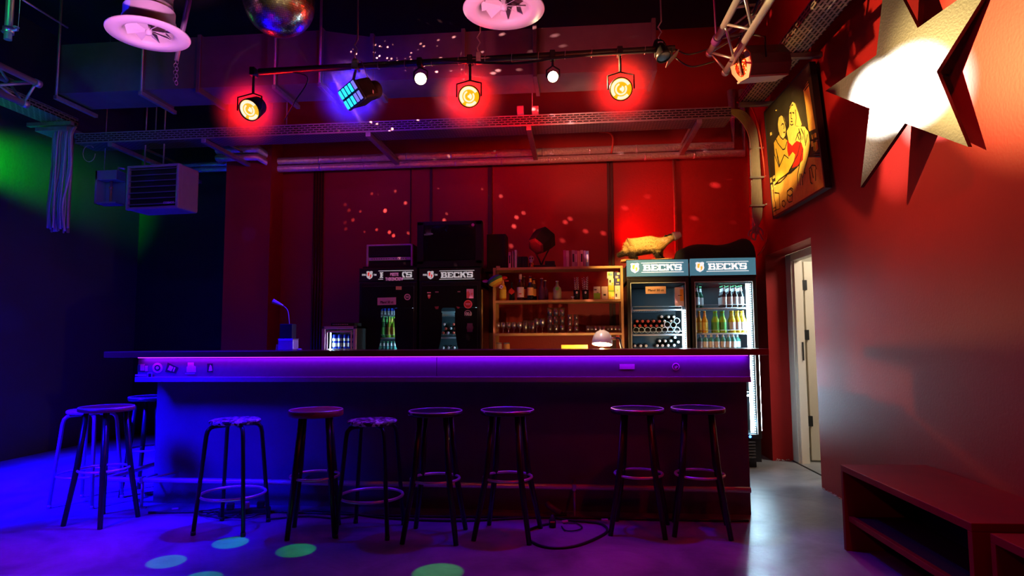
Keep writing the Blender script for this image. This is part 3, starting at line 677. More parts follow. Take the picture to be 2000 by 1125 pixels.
# contents of the dark coolers
GA = 'bottles behind the bottle-shaped window of the left dark cooler'
bA = bottle(.215, .030, gl_lime, cap_gr, lab_y, lab_y); bB = bottle(.215, .030, gl_green, cap_gr, lab_g, lab_g); bC = bottle(.17, .026, gl_teal, cap_gr, lab_s, lab_w)
can = MB().lathe([(.022, 0), (.026, .006), (.026, .125), (.021, .133), (.021, .135)], 16).build('drink_can', lab_s); MB().lathe([(.0262, .04), (.0262, .115)], 16, capb=False, capt=False).build('label', lab_b, can); remember(can)
for i, px in enumerate([432, 475, 530, 580, 622]):
    p = at(*zl(px, 430), Y=FYF + .11)
    place(can if i in (0, 3, 4) else bB if False else can, (p.x, FYF + .11, 1.482), 'small blue and silver can in the window top of left dark cooler, %s from left' % ORD[i], 'can', 'cans on the upper shelf of the left dark cooler')
for i, (px, pr) in enumerate([(450, bB), (500, bB), (540, bA), (578, bA), (612, bA)]):
    p = at(*zl(px, 700), Y=FYF + (.10 if i in (0, 2, 4) else .17))
    place(pr, (p.x, FYF + (.10 if i in (0, 2, 4) else .17), 1.251), '%s bottle on middle shelf of left dark cooler, %s from left' % ('green' if i < 2 else 'yellow green labelled', ORD[i]), group=GA)
for i, px in enumerate([405, 460, 515, 570, 620]):
    p = at(*zl(px, 910), Y=FYF + .11); place(bC, (p.x, FYF + .11, 1.04), 'teal bottle low in the window of left dark cooler, %s from left' % ORD[i], group=GA)
MB().box(.04, w1 - .04, .06, .4, 1.028, 1.038).build('crate_board', wire, f1)
GB = 'bottles behind the bottle-shaped window of the right dark cooler'
for i, (px, py) in enumerate([(1365, 565), (1505, 565), (1388, 630), (1465, 627), (1530, 627), (1350, 692), (1422, 692), (1505, 692)]):
    lie(*zl(px, py), lying if i % 3 else lying2, 'bottle lying cap outward in right dark cooler window, %s counted row by row' % ORD[i], grp=GB)
for i, px in enumerate([1350, 1430, 1515]):
    lie(*zl(px, 918), lying2, 'silver capped bottle lying lowest in right dark cooler window, %s from left' % ORD[i], Y=FYF + .06, grp=GB)
MB().lathe([(.07, 0), (.085, .01), (.09, .1), (.095, .11)], 20).build('steel_pan', steel, f2, loc=(at(*zl(1433, 360), Y=FYF + .2).x - F2X0, .2, 1.482)) if False else None
t = MB().rbox(-.09, .09, -.1, .1, 0, .03, .006).build('ice_tray', M('pale blue tray', (.45, .6, .62), .35)); t.location = (at(*zl(1433, 370), Y=FYF + .2).x, FYF + .2, 1.482)
tag(t, 'pale blue tray on the top shelf of the right dark cooler', 'tray')

# ------------------------------------------------------------------ television, amplifier rack, box
TVX0, TVX1 = at(815, 475, Y=6.28).x, at(942, 475, Y=6.28).x
tv = thing('television', 'large black tube television on the right dark cooler, bulging dark screen', 'television', ((TVX0 + TVX1) / 2, 6.28, 1.949))
hw = (TVX1 - TVX0) / 2
MB().rbox(-hw, hw, 0, .09, 0, .47, .015).rbox(-hw * .92, hw * .92, .09, .3, .02, .44, .03).rbox(-hw * .6, hw * .6, .3, .46, .04, .36, .03).build('casing', matte_black, tv)
mb = MB(); n = 12; vs = []; fs = []
for j in range(n + 1):
    for i in range(n + 1):
        u = i / n * 2 - 1; v = j / n * 2 - 1
        vs.append((u * hw * .78, -.006 - .03 * (1 - .55 * u * u - .45 * v * v), .245 + v * .175))
for j in range(n):
    for i in range(n): a = j * (n + 1) + i; fs.append((a, a + 1, a + n + 2, a + n + 1))
mb.add(vs, fs, 0, True); mb.build('screen', M('glossy dark screen glass', (.01, .009, .01), .04, spec=1.0, var=0), tv)
MB().rbox(-hw, -hw * .80, -.012, 0, .03, .46, .004).rbox(hw * .80, hw, -.012, 0, .03, .46, .004).rbox(-hw, hw, -.012, 0, .425, .465, .004).rbox(-hw, hw, -.012, 0, .0, .065, .004).build('bezel', black, tv)
MB().prism(disc(0, 0, .016, 14), -.014, -.0125, Matrix.Translation((hw * .72, 0, .42)) @ TXZ).build('sticker', stk_p, tv)

X0, X1 = at(716, 500, Y=6.35).x, at(806, 500, Y=6.35).x
rk = thing('amplifier_rack', 'small open rack case with violet front panel standing on the left dark cooler', 'amplifier', (X0, 6.35, 1.954))
w = X1 - X0
MB().rbox(.0, w, .02, .34, 0, .25, .006).build('case', matte_black, rk)
MB().rbox(0, .018, -.006, .02, 0, .25, .003).rbox(w - .018, w, -.006, .02, 0, .25, .003).rbox(0, w, -.006, .02, .236, .25, .003).build('rack_frame', M('aluminium profile', (.75, .6, .72), .35, .5), rk)
MB().rbox(.02, w - .02, .0, .02, .13, .232, .003).build('upper_unit', black, rk)
pnl = MB().rbox(.025, w - .025, -.004, .02, .085, .115, .002).build('front_panel', M('violet grey panel', (.6, .45, .75), .4), rk)
mb = MB()
for i in range(15):
    if i != 8: mb.lathe([(.005, 0), (.004, .008)], 8, T=Matrix.Translation((.06 + i * (w - .13) / 14, -.004, .1)) @ Matrix.Rotation(PI / 2, 4, 'X'))
mb.build('knob', black, pnl)
sp = thing('loudspeaker', 'dark box loudspeaker right of the television, in shadow', 'speaker', (-.93, 6.5, 1.952))
MB().rbox(.02, .22, .0, .22, 0, .36, .01).build('cabinet', matte_black, sp)
MB().rbox(.035, .205, -.006, 0, .02, .34, .004).build('grille', M('speaker grille', (.02, .02, .02), .8, bump=.5, bscale=300), sp)
MB().box(-.01, .24, .0, .24, -.03, 0).build('mounting_plate', matte_black, sp)

# ------------------------------------------------------------------ mini can cooler + support
X0, X1 = at(630, 660, Y=6.0).x, at(697, 660, Y=6.0).x
bc = thing('side_counter', 'low dark side counter behind the bar under the mini cooler', 'counter', (X0 - .3, 5.95, 0))
MB().rbox(0, .75, 0, .5, .86, .90, .004).build('worktop', matte_black, bc); MB().box(.02, .73, .03, .48, 0, .86).build('carcass', matte_black, bc)
mc = thing('mini_cooler', 'small pink lit mini cooler with glass door full of blue cans', 'fridge', (X0, 5.98, .90))
w = X1 - X0; hz = zat(660, 637, 5.98) - .90
pinkal = M('pink toned aluminium', (.75, .38, .6), .35, .4)
MB().box(0, .02, .02, .36, 0, hz).box(w - .02, w, .02, .36, 0, hz).box(0, w, .34, .36, 0, hz).box(0, w, .02, .36, hz - .02, hz).box(0, w, .02, .36, 0, .02).build('cabinet', matte_black, mc)
MB().rbox(0, .03, -.006, .02, 0, hz, .004).rbox(w - .03, w, -.006, .02, 0, hz, .004).rbox(0, w, -.006, .02, hz - .03, hz, .004).build('frame_edge', pinkal, mc)
MB().rbox(.042, .056, -.004, .01, .03, hz - .042, .003).rbox(w - .056, w - .042, -.004, .01, .03, hz - .042, .003).rbox(.042, w - .042, -.004, .01, hz - .06, hz - .042, .003).build('door_frame', pinkal, mc)
MB().box(.056, w - .056, .002, .006, .03, hz - .06).build('door_glass', pane, mc)
MB().box(.075, .083, .02, .026, .05, hz - .065).build('light_strip', led_cold, mc, label='cold white light strip')
MB().box(.056, w - .03, .33, .338, .03, hz - .03).build('liner', M('pale liner', (.6, .65, .6), .4), mc)
zsh = zat(663, 681, 6.03) - .9
MB().box(.05, w - .05, .03, .3, zsh - .008, zsh).build('shelf', wire, mc)
can2 = MB().lathe([(.022, 0), (.0262, .006), (.0262, .128), (.021, .137), (.021, .139)], 16).build('drink_can', M('blue can', (.01, .03, .55), .25, .5)); MB().lathe([(.0265, .02), (.0265, .055)], 16, capb=False, capt=False).build('label', lab_s, can2)
MB().lathe([(.0265, .075), (.0265, .10)], 16, capb=False, capt=False).build('stripe', lab_s, can2); remember(can2)
for i, px in enumerate([654, 665, 676, 684]):
    p = at(px, 670, Y=6.06); place(can2, (p.x, 6.06, .9 + zsh), 'blue and silver drink can inside the mini cooler, %s from left' % ORD[i], 'can', 'cans in the mini cooler', rot=(0, 0, i))
bx = thing('control_box', 'flat black control box with row of small buttons on the mini cooler', 'control box', (X0 + .06, 6.05, .9 + hz))
MB().rbox(0, .24, 0, .2, 0, .035, .004).build('casing', matte_black, bx)
mb = MB()
for i in range(9): mb.rbox(.02 + i * .018, .031 + i * .018, -.003, 0, .014, .022, .001)
mb.build('buttons', M('pale violet buttons', (.6, .4, .8), .4), bx)

# ------------------------------------------------------------------ shelf unit
SX0, SX1 = at(963, 600, Y=6.38).x, at(1218, 600, Y=6.38).x
SY = 6.38
zt = [zat(1090, 521, SY), zat(1090, 585.5, SY), zat(1090, 650.5, SY)]
sh = thing('shelf_unit', 'pine shelf unit with bottles, straws and glasses between the coolers', 'shelf', (SX0, SY, 0))
sw = SX1 - SX0
for s_ in (0, sw - .024): MB().rbox(s_, s_ + .024, 0, .3, 0, zt[0], .002).build('side_panel', wood_shelf, sh)
for z in zt + [.72, .35]:
    MB().rbox((0 if z == zt[0] else .024), (sw if z == zt[0] else sw - .024), -.001, .3, z - .024, z, .002).build('shelf_board', wood_shelf, sh)
Z1, Z2, Z3 = zt
def on(px, Y=SY + .06): return at(px, 600, Y=Y).x
GS = 'bottles on the shelf unit'
bt = bottle(.235, .035, M('yellow liqueur', (.75, .45, .03), .1, var=0), cap_g, lab_y, cap_g); place(bt, (on(982), SY + .07, Z2), 'yellow liqueur bottle at the left end of the shelf unit', group=GS)
bt = bottle(.19, .030, gl_dark, cap_k, None, None); MB().prism([(-.03, .085), (0, .06), (.03, .085), (.03, .1), (0, .13), (-.03, .1)], -.033, -.030, TXZ).build('label', lab_r, bt, label='red diamond label'); place(bt, (on(999.5), SY + .08, Z2), 'short black bottle with a red diamond label', group=GS)
bt = bottle(.27, .035, brown(), M('cream cap', (.8, .65, .5), .5), M('pinkish white label', (.75, .6, .6), .5), None, shoulder=.66, lz=(.12, .5)); MB().lathe([(.0155, .215), (.0155, .268)], 12).build('neck_sleeve', M('cream cap', (.8, .65, .5), .5), bt); MB().box(-.014, .014, -.0375, -.0358, .062, .072).build('label_print', lab_r, bt); place(bt, (on(1016.5), SY + .07, Z2), 'tall dark bottle with a large pinkish white label and cream cap', group=GS)
bt = bottle(.255, .034, brown(), M('tan cap', (.5, .28, .12), .5), lab_o, None, shoulder=.66); place(bt, (on(1023.5, SY + .15), SY + .15, Z2), 'dark bottle with tan cap half behind the white labelled one', group=GS)
bt = bottle(.25, .033, gl_dark, cap_r, M('orange cream label', (.85, .5, .18), .5), lab_y, lz=(.2, .52)); place(bt, (on(1036), SY + .07, Z2), 'whisky bottle with orange cream label and red cap', group=GS)
bt = bottle(.235, .033, gl_dark, cap_r, M('dull orange label', (.6, .25, .06), .5), lab_y, lz=(.2, .52)); place(bt, (on(1043, SY + .14), SY + .14, Z2), 'whisky bottle with duller label behind the orange cream one', group=GS)
vi = M('violet gin glass', (.10, .03, .12), .08, var=0, trans=.3)
bt = bottle(.225, .034, vi, cap_w, None, None, shoulder=.58); place(bt, (on(1058), SY + .07, Z2), 'violet clear bottle with pale cap, left of two', group=GS)
bt = bottle(.21, .034, vi, cap_w, None, None, shoulder=.58); place(bt, (on(1065, SY + .14), SY + .14, Z2), 'violet clear bottle with pale cap, right of two and behind', group=GS)
fg = M('frosted grey green glass', (.35, .34, .25), .45, var=.1)
bt = bottle(.195, .042, fg, cap_w, None, None, shoulder=.66, nr=.28); MB().prism(disc(0, .115, .018), -.0435, -.040, TXZ).build('label', lab_g, bt, label='round green label'); place(bt, (on(1088.5), SY + .08, Z2), 'frosted vodka bottle with a round green label', group=GS)
# straw cups
straw_m = M('striped paper straw', (.8, .78, .75), .6, var=0)
nt, b = nodes_of(straw_m); tc = nt.nodes.new('ShaderNodeTexCoord'); wv = nt.nodes.new('ShaderNodeTexWave'); wv.inputs['Scale'].default_value = 28; wv.bands_direction = 'DIAGONAL'
cr = nt.nodes.new('ShaderNodeValToRGB'); cr.color_ramp.interpolation = 'CONSTANT'; cr.color_ramp.elements[0].color = (.02, .02, .02, 1); cr.color_ramp.elements[1].position = .30; cr.color_ramp.elements[1].color = (.9, .85, .8, 1)
nt.links.new(tc.outputs['Object'], wv.inputs['Vector']); nt.links.new(wv.outputs['Fac'], cr.inputs['Fac']); nt.links.new(cr.outputs['Color'], b.inputs['Base Color'])
for ci, (px, n) in enumerate([(1127, 6), (1144, 8)]):
    c = thing('straw_cup', 'black metal cup holding striped straws, %s of the two' % ('left', 'right')[ci], 'cup', (on(px), SY + .08, Z2), group='cups with striped straws')
    MB().lathe([(.030, 0), (.036, .10), (.034, .10), (.029, .004), (.001, .004)], 20).build('cup', black, c)
    MB().prism([(-.008, .085), (.008, .085), (.010, .068), (0, .058), (-.01, .068)], -.0365, -.034, TXZ).build('badge', stk_w, c)
    for k in range(n):
        a = k / n * 2 * PI + ci; lean = random.uniform(.012, .034); hh = random.uniform(.17, .235) if k % 3 else .225
        o = MB().tube([(0, 0, 0), (0, 0, hh)], .0042, 8).build('straw', straw_m)
        p0 = Vector((.016 * math.cos(a), .016 * math.sin(a), .006)); p1 = Vector((lean * math.cos(a + .3), lean * math.sin(a + .3), hh))
        o.matrix_world = frame_to((0, 0, 0), p1 - p0); o.matrix_world.translation = c.location + p0
        tag(o, 'striped paper straws standing in the %s black cup' % ('left', 'right')[ci], 'straw', 'straws in the %s cup' % ('left', 'right')[ci])
egg = thing('egg_cup', 'tiny white stemmed cup left of the straw cups', 'cup', (on(1119), SY + .04, Z2)); MB().lathe([(.018, 0), (.018, .003), (.004, .008), (.004, .02), (.018, .03), (.016, .034), (.003, .022)], 16).build('bowl', cap_w, egg)
# cartons
def carton(x0, x1, y, z0, z1, cols, label, name='tea_box', rz=0, d=.08):
    X0, X1 = on(x0, y), on(x1, y)
    o = MB().rbox(0, X1 - X0, 0, d, 0, z1 - z0, .002).build(name, cols[0]); o.location = (X0, y, z0); o.rotation_euler = (0, 0, rz)
    w_ = X1 - X0; h_ = z1 - z0
    for k, (u0, u1, v0, v1, m) in enumerate(cols[1:]): MB().box(u0 * w_, u1 * w_, -.0012 - .0003 * k, .0, v0 * h_, v1 * h_).build('print', m, o)
    tag(o, label, 'box', 'cartons at the right end of the shelf unit'); return o
cw = M('white carton', (.8, .72, .6), .6); cg = M('green print', (.25, .55, .04), .6); cy = M('yellow print', (.85, .65, .05), .6); cb = M('navy print', (.04, .05, .2), .6); cbr = M('dark print', (.06, .04, .04), .6); cbl = M('blue print', (.2, .45, .7), .6); cpk = M('pale pink carton', (.75, .55, .5), .6)
yb = SY + .04
def zz2(py): return zat(1180, py, yb)
u = (zz2(559) - Z2) / 3.0
carton(1160, 1173, yb, Z2, zz2(559.5), [cw, (0, 1, 0, .5, cg), (.45, .75, .52, .56, cbr), (.1, .45, .72, .8, cbr)], 'white carton with green lower half, widest of the cartons', d=.1)
carton(1175.5, 1187.5, yb, Z2, zz2(572), [cpk, (.3, .7, .55, .85, cbr)], 'pale pink carton under a plain pink one')
carton(1175.5, 1187.5, yb, zz2(572), zz2(559.5), [cpk], 'plain pale pink open carton on top of the printed pink one')
carton(1189, 1200.5, yb, Z2, zz2(570), [cy, (.6, .95, .05, .4, lab_o)], 'bright yellow carton lowest of the tall stack')
carton(1189, 1199.8, yb, zz2(570), zz2(557.3), [cy, (0, 1, 0, .25, cg)], 'yellow green carton second from below in the tall stack')
carton(1189, 1200, yb, zz2(557.3), zz2(544.3), [cw, (.2, .45, .4, .8, cbr), (.6, .9, .1, .4, cy)], 'cream carton with dark square third in the tall stack')
carton(1187, 1199, yb, zz2(544.3), zz2(531), [cw, (.15, .5, .45, .8, cg), (.4, .85, .45, .75, cbl)], 'white carton with blue and green picture topmost of the tall stack')
carton(1201.5, 1212, yb, Z2, zz2(571), [cw, (.1, .4, .35, .8, cbr)], 'white green carton lowest beside the right side panel')
carton(1201.5, 1212, yb, zz2(571), zz2(558), [cw, (.4, .6, .2, .4, cy)], 'cream carton under the navy one by the right side panel')
carton(1200.8, 1212, yb, zz2(558), zz2(532), [cb, (.5, .95, .8, .97, cw), (.2, .7, .55, .72, cpk), (.5, .9, .3, .5, cy), (.3, .8, .1, .16, cw)], 'tall navy carton with yellow picture on the right stack')
# glasses
gls = glassm('drinking glass', (.9, .88, .88), gloss=.35, rough=.22)
def tumbler(h, r, name='tumbler', stem=False):
    if stem: prof = [(r * .8, 0), (r * .8, .002), (.004, .006), (.004, h * .35), (r * .75, h * .5), (r, h * .72), (r * .8, h), (r * .78, h), (r * .97, h * .72), (r * .7, h * .5), (.001, h * .4)]
    else: prof = [(r * .8, 0), (r, h), (r * .95, h), (r * .76, .008), (.001, .008)]
    o = MB().lathe(prof, 14).build(name, gls); KIDS[o.name] = []; return o
GG = 'drinking glasses on the third shelf'
gp = tumbler(.115, .030, 'wine_glass', True)
for i, px in enumerate([972, 982.5, 993, 1003.5, 1015]): place(gp, (on(px), SY + .07, Z3), 'stemmed glass at the left of the glass shelf, %s of five' % ORD[i], 'glass', GG)
gp = tumbler(.13, .028)
for i, (px, y) in enumerate([(1026, .07), (1034, .15), (1040, .08)]): place(gp, (on(px, SY + y), SY + y, Z3), 'plain tall glass between stemmed and stacked glasses, %s of three' % ORD[i], 'glass', GG)
gp = tumbler(.15, .034, 'wine_glass', True)
for i, (px, y) in enumerate([(1048, .09), (1059, .09)]): place(gp, (on(px, SY + y), SY + y, Z3), 'large stemmed glass beside the tall stack, %s of two' % ('left', 'right')[i], 'glass', GG)
gp = tumbler(.088, .031)
for i, px in enumerate([1073.5, 1085.5, 1097.5]):
    for k in range(3): place(gp, (on(px), SY + .08, Z3 + .083 * k), 'stacked glass in tall stack %s from left, %s' % (ORD[i], ('bottom', 'middle', 'top')[k]), 'glass', GG)
gp = tumbler(.066, .027)
for i, px in enumerate([1112.5, 1125]):
    for k in range(3): place(gp, (on(px), SY + .08, Z3 + .060 * k), 'small stacked glass in lower stack %s, %s' % (('left', 'right')[i], ('bottom', 'middle', 'top')[k]), 'glass', GG)
gp = tumbler(.072, .026)
for i, px in enumerate([1148, 1155.5, 1163, 1171, 1179, 1187, 1194, 1202, 1209]):
    y = .07 + (i % 2) * .06; place(gp, (on(px, SY + y), SY + y, Z3), 'low glass in the row above the desk lamp, %s from left' % ORD[i], 'glass', GG)
# items on the shelf board below (behind the bar edge)
for i, px in enumerate([970.5, 986]):
    Y = SY + .07; zt_ = zat(px, 669, Y)
    c = thing('glass_jar', 'preserving jar with %s contents standing low at the left of the shelf' % ('pale', 'orange')[i], 'jar', (at(px + 3.5, 670, Y=Y).x, Y, zt_ - .13)); MB().lathe([(.03, 0), (.033, .005), (.033, .11), (.028, .118)], 18).build('body', M(('pale', 'amber')[i] + ' jar contents', ((.6, .5, .4), (.7, .4, .12))[i], .2), c); MB().lathe([(.031, .118), (.031, .13)], 18).build('lid', steel, c)
zlow = zat(970, 669, SY + .07) - .13
MB().rbox(.024, sw - .024, 0, .3, zlow - .024, zlow, .002).build('shelf_board', wood_shelf, sh)

# top of the shelf unit
def upright(name, px0, px1, pytop, m, label, cat, group, lean=0, d=.13, prt=None):
    Y = SY + .05; X0, X1 = at(px0, 520, Y=Y).x, at(px1, 520, Y=Y).x; h = zat((px0 + px1) / 2, pytop, Y) - Z1
    o = MB().rbox(0, X1 - X0, 0, d, 0, h, .002).build(name, m); o.location = (X0, Y, Z1 + (.0 if not lean else .002)); o.rotation_euler = (0, lean, 0)
    if prt: MB().box((X1 - X0) * .25, (X1 - X0) * .75, -.001, 0, h * .3, h * .78).build('spine_print', prt, o)
    return tag(o, label, cat, group)
cream_p = M('cream spine', (.8, .65, .55), .5)
upright('book', 993, 998, 492, cream_p, 'cream book standing on the shelf unit, leftmost', 'book', 'books on top of the shelf unit', prt=stk_d)
upright('book', 1000.5, 1003, 490, M('grey pink spine', (.5, .35, .35), .5), 'thin pinkish book between cream and white ones', 'book', 'books on top of the shelf unit')
upright('book', 1005, 1009.5, 488, M('white spine', (.78, .7, .68), .5), 'tallest white book beside the black binders', 'book', 'books on top of the shelf unit')
for i in range(3): upright('binder', 1011.5 + i * 6.3, 1017.3 + i * 6.3, 501, matte_black, 'black binder on the shelf unit, %s of three' % ORD[i], 'binder', 'black binders on top of the shelf unit')
cols = [('c_plum', (.45, .12, .35)), ('c_lilac', (.55, .45, .6)), ('c_maroon', (.2, .05, .08)), ('c_slate', (.4, .35, .42)), ('c_mauve', (.4, .2, .4)), ('c_sand', (.7, .5, .3)), ('c_rose', (.75, .5, .5)), ('c_violet', (.35, .15, .4)), ('c_blue', (.18, .16, .55))]
edges = [(1100.5, 1106), (1106.3, 1111.5), (1112.2, 1116), (1117, 1123), (1123.4, 1127.6), (1128, 1133), (1133.6, 1139.3), (1140, 1144.3), (1144.8, 1150.3)]
names_ = ['plum', 'lilac', 'maroon', 'slate', 'mauve', 'sand coloured', 'rose', 'violet', 'blue']
for i, ((a_, b_), (cn, cc)) in enumerate(zip(edges, cols)):
    upright('film_case', a_, b_, 488.5 + (i * 7 % 3) * .7, M('spine ' + cn[2:], cc, .4), '%s film case in the row right of the black spotlight' % names_[i], 'film case', 'film cases on top of the shelf unit', prt=(stk_d if i in (6, 3) else stk_w if i in (4, 8) else None))
# skull figurine
sk = thing('figurine', 'small pale skull figurine on a shiny gold base on the shelf unit', 'figurine', (at(1038, 510, Y=SY + .07).x, SY + .07, Z1))
bone = M('pale bone ceramic', (.7, .5, .45), .35)
MB().sphere((0, 0, .095), .03, 16, 10, sc=(.95, 1.05, 1.05)).rbox(-.016, .016, -.03, .0, .055, .08, .006).sphere((-.011, -.026, .095), .008, 8, 6, mi=1).sphere((.011, -.026, .095), .008, 8, 6, mi=1).build('skull', [bone, matte_black], sk)
MB().lathe([(.03, 0), (.03, .012), (.022, .02), (.026, .045), (.012, .058)], 18).build('base', M('gold metal', (.9, .55, .3), .2, 1), sk)
cube = MB().rbox(-.02, .02, -.015, .015, 0, .022, .004).build('ornament', M('tan ornament', (.4, .3, .2), .5)); cube.location = (at(973, 522, Y=SY + .04).x, SY + .04, Z1); tag(cube, 'tiny tan ornament on the left corner of the shelf unit', 'ornament')
# theatre spotlight standing on the shelf (seen from behind, black)
pc = at(1057, 472, Y=SY + .16)
sl = thing('spotlight', 'black hexagonal spotlight standing on the shelf unit, turned away', 'spotlight', (pc.x, SY + .16, Z1))
T = Matrix.Translation((0, 0, pc.z - Z1)) @ Matrix.Rotation(R_(20), 4, 'X') @ Matrix.Rotation(R_(30), 4, 'Z')
MB().lathe([(.07, -.11), (.10, -.10), (.125, .02), (.13, .09), (.115, .11)], 6, T=Matrix.Translation((0, 0, pc.z - Z1)) @ Matrix.Rotation(R_(40), 4, 'Y') @ Matrix.Rotation(R_(-40), 4, 'X'), smooth=False).build('housing', matte_black, sl)
MB().tube([(0, 0, .03), (-.02, 0, .09), (-.11, 0, pc.z - Z1 - .02), (-.11, 0, pc.z - Z1)], .008, 8).tube([(0, 0, .03), (.02, 0, .09), (.11, 0, pc.z - Z1 - .02), (.11, 0, pc.z - Z1)], .008, 8).build('yoke', matte_black, sl)
MB().rbox(-.10, .15, -.1, .1, 0, .03, .006).rbox(.04, .14, -.09, 0, .03, .07, .006).build('base', matte_black, sl)

# rainbow hanging bird ornament at shelf corner
rb = thing('rainbow_ornament', 'rainbow striped hanging fabric ornament on the left shelf corner', 'ornament', (0, 0, 0))
pc = at(968, 549, Y=SY - .07); rb.location = pc
rain = [(.35, .03, .5), (.08, .12, .6), (.05, .35, .1), (.8, .65, .03), (.85, .3, .02), (.7, .03, .03)]
rm_ = [M('rainbow felt %d' % i, c, .8, var=.25, bump=.3, bscale=90) for i, c in enumerate(rain)]
T = Matrix.Rotation(R_(-28), 4, 'Y')
n = 18; mm = 18; mb = MB()
vs = []; 
for i in range(mm + 1):
    a = PI * i / mm; r = .058 * math.sin(a) * (1 + .12 * math.sin(2 * a)); z = .058 * math.cos(a)
    vs += [T @ Vector((max(r, 1e-5) * math.cos(2 * PI * k / n) * 1.35, max(r, 1e-5) * math.sin(2 * PI * k / n), z)) for k in range(n)]
mb.v = [tuple(v) for v in vs]
for i in range(mm):
    for k in range(n):
        k2 = (k + 1) % n; mb.f.append((i * n + k, i * n + k2, (i + 1) * n + k2, (i + 1) * n + k)); mb.mi.append(min(5, i * 6 // mm)); mb.sm.append(True)
mb.build('body', rm_, rb)
MB().sphere((-.10, 0, .0), .022, 10, 8, sc=(1.6, .8, .7)).build('tail', rm_[0], rb)
MB().sphere((.085, -.0, .03), .022, 10, 8, sc=(1.5, .6, .8)).sphere((.11, 0, .00), .014, 8, 6, sc=(1.6, .6, .6)).build('wing', rm_[5], rb)
MB().tube([(0, 0, .055), (.0, .04, .10), (-.0, .07, zt[0] - pc.z)], .002, 6).build('string', cable_m, rb)
MB().prism([(.035, -.07), (.065, -.085), (.082, -.055), (.055, -.04)], -.03, -.028, TXZ).prism(disc(.06, -.062, .006), -.0315, -.030, TXZ, 1).build('tag', [stk_w, stk_d], rb, label='white paper tag')

# ------------------------------------------------------------------ desk lamp, gooseneck lamp, bar top things
lp = thing('desk_lamp', 'cream desk lamp with glowing dome shade and black gooseneck behind the bar', 'lamp', (at(1217, 680, Y=5.25).x, 5.25, .965))
sc_ = at(1176, 672.5, Y=5.25) - lp.location
shade = M('cream enamel shade', (.62, .52, .36), .3)
TS = Matrix.Translation(sc_) @ Matrix.Rotation(R_(4), 4, 'Y') @ Matrix.Rotation(R_(-12), 4, 'X')
prof = [(.082, 0), (.083, .012), (.080, .04), (.070, .072), (.052, .098), (.028, .112), (.001, .116)]
MB().lathe(prof, 28, T=TS).f
m_ = MB().lathe(prof, 28, T=TS, capb=False); m_.lathe([(r * .96, z * .96) for r, z in prof], 28, mi=1, T=TS, capb=False)
m_.build('shade', [shade, M('white inner shade', (.8, .75, .6), .5)], lp)
MB().sphere((0, 0, .036), .030, 14, 10, T=TS).build('bulb', M('warm bulb', (1, .8, .5), emit=(1, .62, .22), es=60), lp, label='glowing warm bulb')
MB().tube([(sc_.x + .07, 0, sc_.z + .045), (sc_.x + .11, 0, sc_.z + .045)], .012, 10).build('socket', M('brass socket', (.7, .5, .2), .3, .8), lp)
MB().tube(smooth_path([(sc_.x + .10, 0, sc_.z + .05), (sc_.x + .14, 0, sc_.z + .045), (-.02, 0, sc_.z - .0), (.0, 0, sc_.z - .08), (0, 0, .02)], 5), .008, 8).build('gooseneck', black, lp)
MB().lathe([(.06, 0), (.06, .012), (.02, .022)], 24).build('base', black, lp)
X0, X1 = at(1096, 676, Y=5.38).x, at(1148, 676, Y=5.38).x; zt2 = zat(1120, 673.5, 5.38)
yb_ = MB().rbox(0, X1 - X0, 0, .02, 0, zt2 - .965, .003).build('menu_board', M('yellow card', (.85, .48, .04), .6)); yb_.location = (X0, 5.38, .965); tag(yb_, 'yellow card board standing behind the bar left of the desk lamp', 'board')
# gooseneck reading lamp on a napkin tin, left part of the counter
nb = thing('napkin_tin', 'silver tin standing on the left part of the counter', 'tin', (at(562, 675, Y=4.75).x, 4.76, 1.148))
h_ = zat(562, 663, 4.71) - 1.148
MB().rbox(-.06, .06, -.05, .05, 0, h_, .006).build('tin', M('brushed tin', (.7, .62, .72), .3, .5), nb); MB().rbox(-.062, .062, -.052, .052, h_, h_ + .006, .002).build('rim', steel, nb)
gl = thing('gooseneck_lamp', 'small violet lit gooseneck lamp on a black block above the tin', 'lamp', (nb.location.x - .01, 4.76, 1.148 + h_ + .006))
hb = zat(555, 633, 4.76) - gl.location.z
MB().rbox(-.045, .055, -.04, .04, 0, hb, .006).build('body', matte_black, gl)
a_ = at(565, 630, Y=4.76) - gl.location; b_ = at(562, 607, Y=4.76) - gl.location; c_ = at(553, 597, Y=4.76) - gl.location; d_ = at(533, 588, Y=4.74) - gl.location
MB().tube(smooth_path([(a_.x, 0, hb - .005), a_, b_, c_], 6), .0035, 8).build('gooseneck', M('violet grey neck', (.35, .2, .35), .4), gl)
T = frame_to(c_, d_); MB().lathe([(.006, 0), (.011, .03), (.017, (d_ - c_).length - .01), (.019, (d_ - c_).length)], 16, T=T).build('lamp_head', M('violet grey head', (.4, .28, .5), .4), gl)
for i, px in enumerate([539, 542.5]):
    o = MB().box(-.002, .002, -.02, .02, 0, .045).build('card', lab_w); o.location = (at(px, 680, Y=4.72).x, 4.74, 1.148); o.rotation_euler = (0, .1, 0); tag(o, 'thin white card standing left of the silver tin, %s of two' % ('left', 'right')[i], 'card', 'cards beside the tin')
o = MB().lathe([(.018, 0), (.02, .004), (.016, .012), (.001, .013)], 14).build('bottle_opener', steel); o.location = (at(585, 684, Y=4.72).x, 4.72, 1.148); tag(o, 'small shiny metal disc on the counter right of the tin', 'disc')

